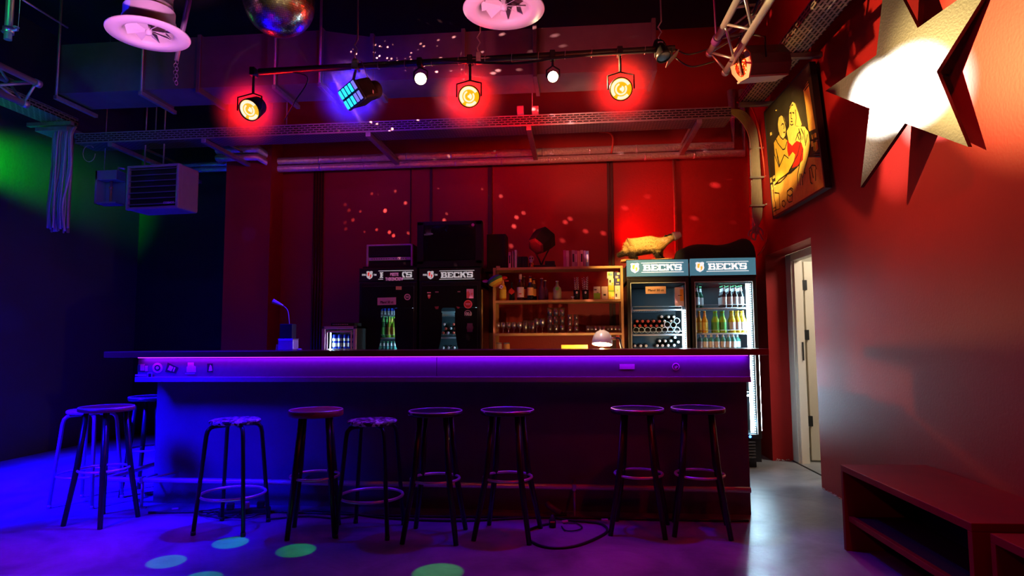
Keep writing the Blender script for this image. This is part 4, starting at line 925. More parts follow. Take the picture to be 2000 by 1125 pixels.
# ------------------------------------------------------------------ badger on the cooler
bz0 = 1.993
bdg = thing('stuffed_badger', 'stuffed badger wearing a white face mask, on a board above the lit coolers', 'animal', (0, 0, 0))
BY = 6.50
def bp_(px, py, dy=0.0):
    return at(px, py, Y=BY + dy)
orig = bp_(1262, 500); bdg.location = (orig.x, BY, bz0 + .022)
fur_mat = M('badger fur', (.5, .4, .25), .8, var=0, bump=.9, bscale=120)
nt, b = nodes_of(fur_mat)
tc = nt.nodes.new('ShaderNodeTexCoord'); sp = nt.nodes.new('ShaderNodeSeparateXYZ'); nz = nt.nodes.new('ShaderNodeTexNoise'); nz.inputs['Scale'].default_value = 14; nz.inputs['Detail'].default_value = 6
ad = nt.nodes.new('ShaderNodeMath'); ad.operation = 'MULTIPLY_ADD'; ad.inputs[1].default_value = .10
cr = nt.nodes.new('ShaderNodeValToRGB'); cr.color_ramp.elements[0].position = .115; cr.color_ramp.elements[0].color = (.03, .018, .015, 1); cr.color_ramp.elements[1].position = .155; cr.color_ramp.elements[1].color = (.62, .42, .16, 1)
nt.links.new(tc.outputs['Object'], sp.inputs[0]); nt.links.new(tc.outputs['Object'], nz.inputs['Vector'])
nt.links.new(nz.outputs['Fac'], ad.inputs[0]); nt.links.new(sp.outputs['Z'], ad.inputs[2]); nt.links.new(ad.outputs[0], cr.inputs['Fac']); nt.links.new(cr.outputs['Color'], b.inputs['Base Color'])
def skin(name, verts, edges, radii, mat, parent, root=0, sub=2):
    me = D.meshes.new(name); me.from_pydata([tuple(v) for v in verts], edges, []); o = D.objects.new(name, me); COL.objects.link(o); o.parent = parent
    sk_ = o.modifiers.new('skin', 'SKIN'); sk_.use_smooth_shade = True
    for i, r in enumerate(radii): me.skin_vertices[0].data[i].radius = r if isinstance(r, tuple) else (r, r)
    me.skin_vertices[0].data[root].use_root = True
    s_ = o.modifiers.new('sub', 'SUBSURF'); s_.levels = s_.render_levels = sub
    bpy.context.view_layer.update()
    dg = bpy.context.evaluated_depsgraph_get(); m2 = D.meshes.new_from_object(o.evaluated_get(dg)); D.objects.remove(o)
    m2.materials.clear(); m2.materials.append(mat); m2.name = name
    o = D.objects.new(name, m2); COL.objects.link(o); o.parent = parent
    for p in m2.polygons: p.use_smooth = True
    return o
L0 = bdg.location
def q(px, py, dy=0.0): return bp_(px, py, dy) - L0
bv = [q(1236, 484), q(1250, 478), q(1272, 478), q(1286, 480), q(1296, 474), q(1305, 467), q(1316, 462), q(1325, 459)]
be = [(i, i + 1) for i in range(7)]
br = [(.085, .095), (.10, .105), (.088, .095), (.062, .072), (.050, .055), (.045, .048), (.032, .034), (.018, .018)]
# rump
bv.append(q(1226, 490)); be.append((0, 8)); br.append((.06, .065))
# tail
bv += [q(1217, 496), q(1208, 499)]; be += [(8, 9), (9, 10)]; br += [(.02, .02), (.022, .022)]
def leg(root, px0, pym, px1, dy):
    k = len(bv)
    a = q(px0, pym, dy); a.z = max(a.z, .06); f = q(px1, 500, dy); f.z = .014; t = q(px1 + 6, 500, dy); t.z = .010
    bv.extend([a, f, t]); be.extend([(root, k), (k, k + 1), (k + 1, k + 2)]); br.extend([(.038, .04), (.018, .018), (.014, .010)])
leg(0, 1236, 491, 1240, -.06); leg(0, 1234, 491, 1236, .07); leg(3, 1283, 490, 1285, -.045); leg(3, 1288, 490, 1292, .05)
body = skin('body', bv, be, br, fur_mat, bdg, root=1)
# guard hairs over the body
hm = MB(); me = body.data
for p in me.polygons:
    for k in range(5):
        c = p.center + Vector((random.uniform(-.008, .008), random.uniform(-.008, .008), random.uniform(-.006, .006)))
        n_ = p.normal; back = Vector((-1, 0, -.25)); d = (n_ * .5 + back * .8 + Vector((random.uniform(-.2, .2), random.uniform(-.3, .3), random.uniform(-.2, .2)))).normalized()
        if c.x > q(1300, 470).x: continue
        l = random.uniform(.012, .026); s_ = d.cross(n_).normalized() * .0012
        hm.add([c - s_, c + s_, c + d * l + n_ * .003], [(0, 1, 2)])
h = hm.build('fur', fur_mat, bdg); h['kind'] = 'stuff'
# head markings, ears, mask
hp0, hp1 = q(1300, 468), q(1327, 458)
TH = frame_to(hp0, hp1)
L_ = (hp1 - hp0).length
MB().lathe([(.030, .0), (.038, .03), (.036, .06), (.030, L_ * .72)], 16, T=TH @ Matrix.Diagonal((1.02, 1.02, 1, 1))).build('face', M('pale yellow face fur', (.75, .6, .3), .8, bump=.4), bdg, label='pale face fur')
for s_ in (-1, 1):
    MB().sphere((s_ * .023, .026, .035), .018, 12, 8, sc=(.5, .7, 2.4), T=TH).build('face_stripe', M('dark stripe fur', (.02, .012, .01), .8), bdg, label='dark stripe over the eye')
    MB().sphere((s_ * .030, .034, .010), .013, 10, 8, sc=(1, .9, .6), T=TH).build('ear', M('dark stripe fur', (.02, .012, .01), .8), bdg, label='small dark ear with pale tip')
    MB().sphere((s_ * .031, .017, .062), .005, 8, 6, T=TH).build('eye', black, bdg)
mask = MB(); n = 10; m2 = 16; vs = []
for i in range(n + 1):
    t = i / n; rr_ = .040 - .018 * t * t + .0018 * (i % 2)
    for k in range(m2 + 1):
        a = -PI * .92 + PI * 1.0 * k / m2 - .1
        a = PI * (.62 + 1.76 * k / m2)
        vs.append(TH @ Vector((rr_ * math.cos(a), rr_ * math.sin(a) * 1.12, .080 + t * (L_ - .066))))
fs_ = [(i * (m2 + 1) + k, i * (m2 + 1) + k + 1, (i + 1) * (m2 + 1) + k + 1, (i + 1) * (m2 + 1) + k) for i in range(n) for k in range(m2)]
mask.add(vs, fs_, 0, True)
mo = mask.build('face_mask', M('white mask cloth', (.75, .78, .75), .7, var=.03), bdg); sd = mo.modifiers.new('solid', 'SOLIDIFY'); sd.thickness = .003
MB().tube(smooth_path([TH @ Vector((.04, 0, .07)), TH @ Vector((.036, .02, .03)), TH @ Vector((.03, .03, .0))], 4), .0015, 6).build('strap', whiteplastic, mo)
# drift wood board
X0, X1 = at(1212, 505, Y=BY).x, at(1311, 505, Y=BY).x
mb = MB(); n = 14; vs = []
for i in range(n + 1):
    t = i / n; x = X0 + (X1 - X0) * t; wv_ = .07 + .015 * math.sin(t * 9) + .01 * math.sin(t * 23)
    zb_ = .0; zt_ = .018 + .004 * math.sin(t * 11) + (.012 * max(0, t - .75) * 4)
    vs += [(x, BY - wv_, bz0 + zb_), (x, BY + wv_, bz0 + zb_), (x, BY + wv_, bz0 + zt_), (x, BY - wv_, bz0 + zt_)]
fs_ = [(4 * i + k, 4 * i + (k + 1) % 4, 4 * (i + 1) + (k + 1) % 4, 4 * (i + 1) + k) for i in range(n) for k in range(4)] + [(3, 2, 1, 0), (4 * n, 4 * n + 1, 4 * n + 2, 4 * n + 3)]
mb.add(vs, fs_); o = mb.build('wooden_board', M('orange bark wood', (.6, .25, .1), .7, var=.4, scale=25, bump=.5)); tag(o, 'rough orange brown wooden board under the badger', 'board')
# dark cloth bundle on the right cooler
hz_ = [(1318, 492), (1330, 487), (1345, 480), (1360, 479), (1380, 479), (1400, 480), (1420, 479), (1436, 470), (1448, 465), (1460, 470), (1472, 480), (1482, 497)]
mb = MB(); m_n = 14; vs = []
for i, (px, py) in enumerate(hz_):
    p = at(px, py, Y=6.62); h = p.z - 1.999
    for k in range(m_n + 1):
        a = PI * k / m_n; yy = 6.60 - .22 * math.cos(a); zz_ = 1.999 + h * (math.sin(a) ** .6) * (1 + .06 * math.sin(i * 2.1 + k * 1.3))
        vs.append((min(p.x, 1.745), yy + .01 * math.sin(i * 1.7 + k), zz_))
N = len(hz_)
fs_ = [(i * (m_n + 1) + k, i * (m_n + 1) + k + 1, (i + 1) * (m_n + 1) + k + 1, (i + 1) * (m_n + 1) + k) for i in range(N - 1) for k in range(m_n)]
fs_ += [tuple(range(m_n, -1, -1)), tuple((N - 1) * (m_n + 1) + k for k in range(m_n + 1))]
mb.add(vs, fs_, 0, True); o = mb.build('cloth_bundle', M('black fabric', (.012, .014, .022), .95, bump=.5, bscale=25)); sb = o.modifiers.new('sub', 'SUBSURF'); sb.levels = sb.render_levels = 1
tag(o, 'lumpy black cloth bundle lying on top of the rightmost cooler', 'cloth')

# ------------------------------------------------------------------ pipes, trays, ducts
def P(px, py, Y): return at(px, py, Y=Y)
def foil_pipe(pts, r, label):
    o = MB().tube(pts, r, 16).build('insulated_pipe', foil)
    for a_, b_ in zip(pts[:-1], pts[1:]):
        a_, b_ = Vector(a_), Vector(b_); n = int((b_ - a_).length / .55)
        for i in range(1, n + 1):
            c = a_.lerp(b_, i / (n + 1)); d = (b_ - a_).normalized() * .012
            MB().tube([c - d, c + d], r * 1.035, 14).build('joint_band', foil, o)
    return tag(o, label, 'pipe', 'silver insulated pipes')
zc1, zc2 = zat(465, 293, 6.78), zat(465, 308, 6.78)
zb1, zb2 = zat(900, 303, 7.08), zat(900, 318, 7.08)
xc0, xc1 = P(425, 300, 6.78).x, P(504, 300, 6.78).x
xb0 = P(542, 320, 7.08).x; xb1 = P(1432, 290, 7.08).x
foil_pipe([(xc0, 6.9, zc1), (xc0, 6.78, zc1), (xc1, 6.78, zc1), (xb0, 7.08, zb1), (xb1, 7.08, zb1), (xb1, 7.08, 3.95)], .045, 'upper silver foil wrapped pipe running along the red back wall')
foil_pipe([(xc0, 6.9, zc2), (xc0, 6.78, zc2), (xc1, 6.78, zc2), (xb0, 7.08, zb2), (xb1 + .115, 7.08, zb2), (xb1 + .115, 7.08, 3.95)], .04, 'lower silver foil wrapped pipe running along the red back wall')
for i, py in enumerate((322, 332)):
    z = zat(390, py, 7.9); foil_pipe([(P(330, py, 7.9).x, 7.9, z), (-4.0, 7.9, z)], .032, 'silver pipe in the dark recess left of the pillar, %s' % ('upper', 'lower')[i])
# cable tray along the back, perforated channel with outriggers
ct = thing('cable_tray', 'long perforated steel cable tray hung in front of the back wall', 'cable tray', (0, 0, 0))
TY = 6.0; z0t = 3.275; z1t = 3.375
ctl, ctr_ = P(148, 258, TY).x, P(1428, 215, TY).x
MB().box(ctl, ctr_, TY, TY + .003, z0t, z1t).box(ctl, ctr_, TY, TY + .28, z0t, z0t + .003).box(ctl, ctr_, TY + .277, TY + .28, z0t, z1t).build('channel', perf_x, ct)
MB().rbox(ctl, ctr_, TY - .006, TY + .004, z1t - .006, z1t + .004, .002).rbox(ctl, ctr_, TY - .004, TY + .004, z0t - .004, z0t + .004, .002).build('side_lip', galv, ct)
mb = MB()
for i in range(6): mb.tube([(ctl + .05, TY + .05 + i * .035, z0t + .03), (ctr_ - .05, TY + .05 + i * .035, z0t + .03 + .01 * (i % 2))], .012, 6)
cb_ = mb.build('tray_cables', cable_grey, ct)
for px, py, px2, py2 in ((720, 253, 762, 290), (1033, 240, 1045, 288), (1365, 218, 1335, 262), (218, 262, 262, 290), (400, 255, 428, 275)):
    a_ = P(px, py, TY + .02); b_ = P(px2, py2, 6.75)
    mb = MB().tube([a_, Vector((a_.x, RB - .05, a_.z))], .014, 6).rbox(a_.x - .025, a_.x + .025, TY + .0, RB - .03 if px > 440 else 7.6, z0t - .045, z0t - .004, .004)
    mb.build('bracket_arm', galv, ct)
for px in (305, 560, 1040):
    a_ = P(px, 230, TY + .14); MB().tube([(a_.x, TY + .14, z0t), (a_.x, TY + .14, CEIL)], .006, 6).build('hanger_rod', galv, ct)
# junction boxes on the tray
for px, lab in ((1017, 'left'), (1046, 'right')):
    p = P(px, 222, TY - .01); o = MB().rbox(-.032, .032, -.05, 0, -.035, .04, .004).build('junction_box', M('pale grey plastic box', (.45, .4, .38), .5)); o.location = (p.x, TY - .008, p.z + .02)
    tag(o, 'small grey junction box on the cable tray, %s of the two' % lab, 'junction box', 'junction boxes on the cable tray')
# curved cable drop in the right corner
cd = thing('cable_ladder', 'curved cable ladder dropping grey cables down the right corner of the back wall', 'cable tray', (0, 0, 0))
p0, p1, p2, p3 = P(1425, 218, 6.1), P(1462, 225, 6.35), P(1479, 262, 6.6), P(1484, 440, 6.7)
for j in range(9):
    o_ = (j - 4) * .013
    pts = [P(1400, 216, 6.05) + Vector((0, 0, o_ * .6)), P(1432, 214 + j * 1.2, 6.15) , P(1458 - j * .8, 222 + j * 2.6, 6.35), P(1477 - j * 1.6, 255 + j * 2, 6.6), P(1484 - j * 1.9, 330, 6.7), P(1487 - j * 2.1, 425, 6.7)]
    ee = P(1476 + (j - 4) * 3.0, 452 + 8 * math.sin(j * 2), 6.68)
    MB().tube(smooth_path(pts + [ee, ee + Vector((random.uniform(-.03, .03), 0, -.05))], 5), .0085, 6).build('cable', cable_grey, cd)
MB().rbox(P(1492, 350, 6.74).x, P(1497, 350, 6.74).x, 6.72, 6.76, P(1480, 445, 6.72).z, P(1470, 232, 6.72).z, .004).rbox(P(1465.5, 350, 6.74).x, P(1468, 350, 6.74).x, 6.72, 6.75, P(1480, 445, 6.72).z, P(1470, 250, 6.72).z, .003).build('ladder_rail', galv, cd)
for py in (288, 345, 400):
    a_, b_ = P(1465, py + 3, 6.66), P(1494, py - 5, 6.66); MB().rbox(a_.x, b_.x, 6.655, 6.70, a_.z, a_.z + .018, .003).tube([a_, (a_.x, 6.62, a_.z)], .008, 6).tube([(b_.x, 6.66, a_.z + .01), (b_.x, 6.61, a_.z + .01)], .008, 6).build('cable_clamp', galv, cd)
# red cable swinging down
o = MB().tube(smooth_path([P(1440, 200, 6.2), P(1466, 208, 6.4), P(1481, 250, 6.6), P(1493, 330, 6.65), P(1499, 420, 6.65), P(1497, 470, 6.65), P(1480, 500, 6.7)], 8), .009, 8).build('hanging_cable', cable_red)
tag(o, 'red cable running down the corner beside the painting', 'cable')
# mounting rail between painting and cables
o = MB().rbox(P(1500, 300, 6.8).x, P(1508, 300, 6.8).x, 6.78, 6.82, 2.35, P(1500, 225, 6.8).z, .004).build('mounting_rail', M('dark red steel rail', (.12, .03, .025), .5)); tag(o, 'dark vertical steel rail beside the grey cables in the corner', 'rail')
# tray high along the right wall
wt = thing('cable_tray', 'perforated cable tray running along the top of the right red wall', 'cable tray'); wt.matrix_world = WMAT
a_ = onwall(1480, 180, .2); b_ = onwall(1640, 0, .2)
zt_ = (a_.z + b_.z) / 2
MB().box(-.33, -.12, 1.5, 6.3, zt_ - .03, zt_ - .026).box(-.333, -.33, 1.5, 6.3, zt_ - .03, zt_ + .05).box(-.12, -.117, 1.5, 6.3, zt_ - .03, zt_ + .05).build('channel', perf_y, wt)
MB().rbox(-.232, -.222, 1.5, 6.3, zt_ - .036, zt_ - .03, .001).build('middle_rib', galv, wt)
for y in (5.15, 3.0, 6.2): MB().rbox(-.36, 0, y, y + .05, zt_ - .075, zt_ - .036, .004).build('bracket_arm', galv_dark, wt)
# ducts under the ceiling
dc = thing('ventilation_duct', 'long rectangular sheet metal duct under the ceiling above the bar', 'duct', (0, 0, 0))
DY = 5.4
zb_ = 3.555; x5, x4, x3, x2, x1 = P(1278, 100, DY).x, P(720, 100, DY).x, P(625, 100, DY).x, P(500, 100, DY).x, P(115, 150, DY).x
poly = [(x1, zb_), (x5, zb_ - .04), (x5, 3.935), (x4, 3.945), (x3, 4.03), (x2, 4.03), (x1, 4.03)]
MB().prism(poly, DY, DY + .42, TXZ).build('duct_body', galv_dark, dc)
for px in (282, 390, 540, 628, 727, 905, 1045, 1278):
    X = P(px, 110, DY).x; zt__ = 4.045 if px < 640 else 3.965
    MB().rbox(X - .018, X + .018, DY - .02, DY + .44, zb_ - .06, zt__, .004).build('duct_flange', galv_dark, dc)
for px in (118, 282, 540, 628):
    X = P(px, 150, DY).x; MB().rbox(X - .018, X + .018, DY - .05, DY + .47, zb_ - .07, zb_ - .035, .003).tube([(X, DY - .035, zb_ - .05), (X, DY - .035, CEIL)], .012, 6).build('support_rail', galv, dc)
for px in (280, 905): 
    X = P(px, 150, DY).x; MB().rbox(X - .01, X + .35, DY - .005, DY - .001, zb_ + .05, zb_ + .3, .001)
# lighting bar
rg = thing('lighting_bar', 'black horizontal lighting pipe hung from the ceiling over the bar', 'pipe', (0, 0, 0))
RY = 4.6; rz_ = lambda px: zat(px, 140 - (px - 509) * .0556, RY)
xa, xb = P(506, 140, RY).x, P(1318, 95, RY).x
MB().tube([(xa, RY, rz_(509)), (xb, RY, rz_(1318))], .025, 12).build('pipe', M('dark steel pipe', (.10, .09, .09), .3, .6), rg)
rzz = rz_(900)
for px in (695, 935, 1290):
    X = P(px, 115, RY).x; z = rz_(px)
    MB().rbox(X - .02, X + .02, RY - .03, RY + .03, z - .03, z + .05, .005).build('clamp', galv, rg)
    pts = [(X, RY, z + .04)] + [(X + .012 * (-1) ** k, RY, z + .05 + k * .04) for k in range(1, 5)] + [(X, RY, CEIL)]
    MB().tube(pts, .006, 6).build('hanging_chain', steel, rg)
for i, px in enumerate(range(740, 1290, 52)):
    X = P(px, 115, RY).x; z = rz_(px); MB().tube(arc((0, 0), .03, 0, 2 * PI * 11 / 12, 11), .0025, 5, closed=True).build('cable_tie', M('pale cable tie', (.5, .4, .4), .5), rg, loc=(X, RY, z), rot=(0, PI / 2 + .1, 0))
def cable(pts, r, label, m=cable_m, grp=None, name='cable'):
    return tag(MB().tube(smooth_path(pts, 7), r, 7).build(name, m), label, 'cable', grp)
cable([(xa + .1, RY + .01, rzz + .0), P(600, 150, RY), P(575, 200, RY + .1), P(555, 235, RY + .3)], .005, 'thin dark cable drooping from the left part of the lighting bar')
cable([P(760, 128, RY), P(840, 118, RY - .03), P(1000, 124, RY - .03), P(1100, 112, RY - .03), P(1290, 100, RY - .03)], .009, 'dark cable strapped along the lighting bar', m=cable_m)
cable([P(1318, 96, RY), P(1345, 106, RY), P(1380, 97, 4.8)], .006, 'cable sagging between lighting bar and truss, upper one')
cable([P(1318, 112, RY), P(1350, 130, RY), P(1395, 120, 4.8)], .006, 'cable sagging between lighting bar and truss, lower one')
cable([P(1170, 258, 7.0), P(1188, 259, 7.0), P(1197, 270, 7.0), P(1194, 300, 7.05)], .01, 'curved red cable loop on the wall above the silver pipes', m=cable_red)

# ------------------------------------------------------------------ fixtures
lens_white = M('pale lens ring', (.9, .9, .7), emit=(1, .93, .66), es=1.0, var=0)
lens_red = M('red par lens', (.8, .3, .1), emit=(1, .50, .0), es=1.0, var=0)
def spot(name, p, q_, col, power, ang, blend=.5, size=.04):
    l = D.lights.new(name, 'SPOT'); l.energy = power; l.color = col; l.spot_size = R_(ang); l.spot_blend = blend; l.shadow_soft_size = size
    o = D.objects.new(name, l); COL.objects.link(o)
    d = (Vector(q_) - Vector(p)); o.matrix_world = Matrix.Translation(Vector(p)) @ d.to_track_quat('-Z', 'Y').to_matrix().to_4x4(); return o
def area(name, p, q_, col, power, sx, sy, spread=180, up='Y'):
    l = D.lights.new(name, 'AREA'); l.shape = 'RECTANGLE'; l.size = sx; l.size_y = sy; l.energy = power; l.color = col; l.spread = R_(spread)
    o = D.objects.new(name, l); COL.objects.link(o)
    d = (Vector(q_) - Vector(p)); o.matrix_world = Matrix.Translation(Vector(p)) @ d.to_track_quat('-Z', up).to_matrix().to_4x4(); return o
def par(px, py, r, aim, label, body_m=black, lens=lens_red, Y=4.55, cat='stage light', name='par_light', blen=.16, grp='red stage lights on the lighting bar'):
    p = P(px, py, Y); t = thing(name, label, cat, p, group=grp)
    d = (Vector(aim) - p).normalized(); T = frame_to((0, 0, 0), d)
    MB().lathe([(r * .55, -blen), (r * .9, -blen * .8), (r * 1.08, -.02), (r * 1.08, .006), (r * 1.0, .006), (r * .98, -.006)], 24, T=T, capt=False).build('housing', body_m, t)
    o = MB().lathe([(.0005, -.002), (r * .5, 0), (r * .98, -.004)], 28, capt=False).build('lens', lens, t); o.matrix_local = T
    if lens is lens_red:
        for r0, r1, a0, a1, off in ((.66, .93, .5, 3.9, 0), (.66, .93, 4.3, 5.6, 0), (.40, .55, 1.9, 6.9, 0), (.13, .30, -1.3, 1.3, .03), (.0, .14, 0, 6.28, 0)):
            n9 = 18; vs9 = []
            for kk in range(n9 + 1):
                aa = a0 + (a1 - a0) * kk / n9; vs9 += [(r * r0 * math.cos(aa), r * r0 * math.sin(aa), .0015), (r * r1 * math.cos(aa), r * r1 * math.sin(aa), .0005)]
            q9 = MB().add(vs9, [(2 * kk, 2 * kk + 1, 2 * kk + 3, 2 * kk + 2) for kk in range(n9)]).build('lens_ring', lens_white, o)
    z = rz_(px) - p.z
    side = Vector((1, 0, 0)) * (r * 1.2)
    MB().tube([-side, -side + Vector((0, 0, r * 1.3)), Vector((0, RY - Y, r * 1.9)), side + Vector((0, 0, r * 1.3)), side], .006, 6).tube([Vector((0, RY - Y, r * 1.9)), Vector((0, RY - Y, max(z, r * 2)))], .01, 8).build('yoke', matte_black, t)
    MB().rbox(-.02, .02, RY - Y - .035, RY - Y + .035, z - .035, z + .03, .006).build('clamp', matte_black, t)
    return t, p, d
reds = []
for px, py, r, aim, lab in ((487, 215, .080, (-2.9, 1.2, .6), 'red glowing round stage light at the left, tilted lens with ring pattern'), (916, 188.5, .076, (-.6, .6, 1.2), 'red glowing round stage light in the middle of the lighting bar'), (1213, 174, .078, (.35, .6, 1.2), 'red glowing round stage light at the right of the lighting bar')):
    reds.append(par(px, py, r, aim, lab))
white_lens = M('warm white lamp lens', (1, .9, .7), emit=(1, .78, .42), es=30, var=0)
whites = []
for px, py, r, aim, lab in ((821.5, 154, .044, (-.5, 1.5, 1.5), 'small warm white lamp left of the middle red light'), (1080, 150, .040, (.5, 2.0, 1.8), 'small warm white lamp between middle and right red lights')):
    whites.append(par(px, py, r, aim, lab, lens=white_lens, Y=4.62, name='pin_spot', grp='small white lamps on the lighting bar', blen=.11))
MB().lathe([(.045, 0), (.045, .012)], 20, T=frame_to((0, 0, 0), whites[1][2])).f
# unlit black spotlight at the right end of the bar
t, p, d = par(1296, 112, .05, (.9, 4.2, 2.2), 'unlit black spotlight at the right end of the lighting bar', lens=black, Y=4.58, grp='small white lamps on the lighting bar'); t['group'] = 'unlit lamps'
MB().rbox(-.003, .003, -.05, .05, -.06, .06, .001).build('barn_door', steel, t, loc=(.055, -.04, -.03), rot=(0, .75, 0))
# blue effect light
cyanl = M('cyan lens', (.1, .6, 1), emit=(.03, .72, 1), es=1.3, var=0); blul = M('pale violet lens', (.3, .3, 1), emit=(.25, .22, 1), es=1.0, var=0)
pb = P(685, 186, 4.5); be_ = thing('effect_light', 'blue effect light with two rows of glowing cyan lenses on the lighting bar', 'stage light', pb)
aimb = (Vector((-3.2, 1.0, 1.1)) - pb).normalized(); TB = frame_to((0, 0, 0), aimb) @ Matrix.Rotation(R_(18), 4, 'Z')
MB().rbox(-.095, .095, -.085, .085, -.03, .0, .01, T=TB).build('faceplate', M('blue lit housing', (.06, .06, .12), .35), be_)
MB().rbox(-.09, .09, -.08, .08, -.2, -.03, .02, T=TB).lathe([(.07, -.3), (.075, -.2)], 20, T=TB).build('housing', matte_black, be_)
for j in (0, 1):
    for i in range(5):
        x = -.078 + i * .039; y = .042 - j * .082
        MB().rbox(x - .013, x + .013, y - .032, y + .032, .0, .006, .002, T=TB).build('lens', (cyanl if (i < 3 or j == 0 and i < 4) else blul) if True else 0, be_)
z = rz_(695) - pb.z
MB().tube([(.0, RY - 4.5, z - .02), (.0, .05, .12), (.0, .0, .09)], .012, 8).rbox(-.025, .025, RY - 4.5 - .035, RY - 4.5 + .035, z - .035, z + .03, .006).build('bracket', steel, be_)
MB().tube(smooth_path([(0, .1, z), (.05, .08, z + .03), (.11, .08, .12), (.10, .05, .03), (.05, .05, .02)], 5), .004, 6).build('safety_cable', steel, be_)
MB().box(-.001, .001, -.012, .012, -.012, .012, T=Matrix.Translation((.155, .05, .04))).build('label_plate', stk_w, be_)
# box floodlight at the truss
pf = P(1446, 124, 4.75); fl = thing('floodlight', 'box theatre floodlight with octagonal orange front at the end of the truss', 'stage light', pf)
TF = frame_to((0, 0, 0), Vector((-.90, -.50, -.22)))
oc = [(.10, .04), (.05, .125), (-.05, .125), (-.10, .04), (-.10, -.04), (-.05, -.125), (.05, -.125), (.10, -.04)]
MB().prism(oc, -.012, 0, TF).build('front_plate', M('warm tinted front', (.75, .38, .25), .45), fl)  # orange of the warm lamp light is put into the plate colour
MB().prism([(u * .92, v * .92) for u, v in oc], -.42, -.012, TF).build('housing', M('dark grey lamp housing', (.10, .09, .09), .5), fl)
MB().rbox(-.08, .06, -.128, -.112, -.40, -.012, .003, T=TF).build('side_plate', M('pale grey side plate', (.42, .40, .36), .5), fl)
MB().lathe([(.07, .001), (.055, -.012 + .006), (.02, .0005), (.001, .0005)], 24, T=TF @ Matrix.Diagonal((.85, 1.45, 1, 1))).build('reflector', M('copper reflector', (.85, .25, .08), .12, 1.0, bump=.6, bscale=40), fl)
MB().tube([TF @ Vector((0, -.09, .012)), TF @ Vector((0, .09, .012))], .008, 8).build('lamp_tube', M('glass lamp tube', (.9, .75, .5), .1, .6), fl)
MB().tube([TF @ Vector((.11, 0, -.15)), TF @ Vector((.13, .14, -.15)), TF @ Vector((0, .22, -.15)), TF @ Vector((-.12, .14, -.15)), TF @ Vector((-.11, 0, -.15))], .008, 6).build('yoke', matte_black, fl)

# trusses
def truss(label, ends, L_len, dirv, step, r=.024, posts=None):
    """ends: three chord end points; chords run along dirv"""
    t = thing('truss', label, 'truss', (0, 0, 0), group=None)
    dirv = Vector(dirv).normalized()
    E_ = [Vector(e) for e in ends]
    for e in E_:
        MB().tube([e, e + dirv * L_len], r, 14).build('chord', alu, t)
        MB().tube([e - dirv * .012, e + dirv * .035], r * 1.25, 14).build('end_cap', alu, t)
    k = 0
    for a_, b_ in ((0, 1), (1, 2), (2, 0)):
        mb = MB(); s_ = .02; i = 0; mb.tube([E_[a_] + dirv * .02, E_[b_] + dirv * .02], r * .42, 8)
        while s_ < L_len - step:
            p_, q2 = (E_[a_], E_[b_]) if i % 2 == 0 else (E_[b_], E_[a_])
            mb.tube([p_ + dirv * s_, q2 + dirv * (s_ + step)], r * .42, 8); s_ += step; i += 1
        mb.build('lattice', alu, t)
    return t
e1, e2 = P(1386, 104, 5.0), P(1417, 141, 5.0); e3 = P(1452, 62, 5.05) + Vector((0, .05, 0))
tr1 = truss('aluminium lighting truss at the upper right pointing to the bar', [e1, e2, e3], 4.0, (-.0, -1, .0) if False else (P(1440, 0, 4.16) - e1), .24)
o = MB().tube([e1 + (P(1440, 0, 4.16) - e1).normalized() * .20, e1 + (P(1440, 0, 4.16) - e1).normalized() * .28], .034, 14).tube([e1 + (P(1440, 0, 4.16) - e1).normalized() * .24, e3 + (P(1440, 0, 4.16) - e1).normalized() * .26], .016, 8).tube([e1 + (P(1440, 0, 4.16) - e1).normalized() * .24, Vector((e1.x, e1.y - .1, CEIL))], .008, 6).build('lifting_strap', M('purple strap', (.12, .02, .2), .8)); tag(o, 'purple lifting strap round the right truss', 'strap')
o = MB().tube(smooth_path([e1 + Vector((.05, -.95, .35)), e1 + Vector((.12, -.65, .12)), e2 + Vector((.05, -.6, .15)), e2 + Vector((.1, -.75, .3))], 6), .010, 8).build('cable', cable_m); tag(o, 'dark cable looped through the right truss', 'cable')
l1, l2 = P(75, 164, 4.4), P(50, 204, 4.4); l3 = P(20, 160, 4.5)
tr2 = truss('green lit lighting truss at the left edge', [l1, l2, l3], 3.6, (0, -1, 0), .34)
pl = P(12, 130, 3.75)
po = thing('hanging_pole', 'green lit vertical pole with pipe clamp carrying the left truss', 'pole', (pl.x, 3.75, 0))
MB().tube([(0, 0, l1.z + .02), (0, 0, CEIL)], .024, 12).build('pole', alu, po); zc = zat(12, 60, 3.75)
MB().tube([(0, 0, zc - .02), (0, 0, zc + .02)], .034, 12).tube([(-.05, 0, zc), (.07, 0, zc)], .008, 8).tube(arc((0, 0), .018, 0, 5.8, 11), .005, 6, closed=True).build('clamp', steel, po)
rg_ = MB().tube([(x, y, 0) for x, y, _ in arc((0, 0), .016, 0, 5.7, 11)], .004, 6, closed=True).tube([(0, .016, 0), (.01, .02, CEIL - zc - .02)], .002, 5).build('wire_rope', steel, po, loc=(.055, 0, zc + .02))
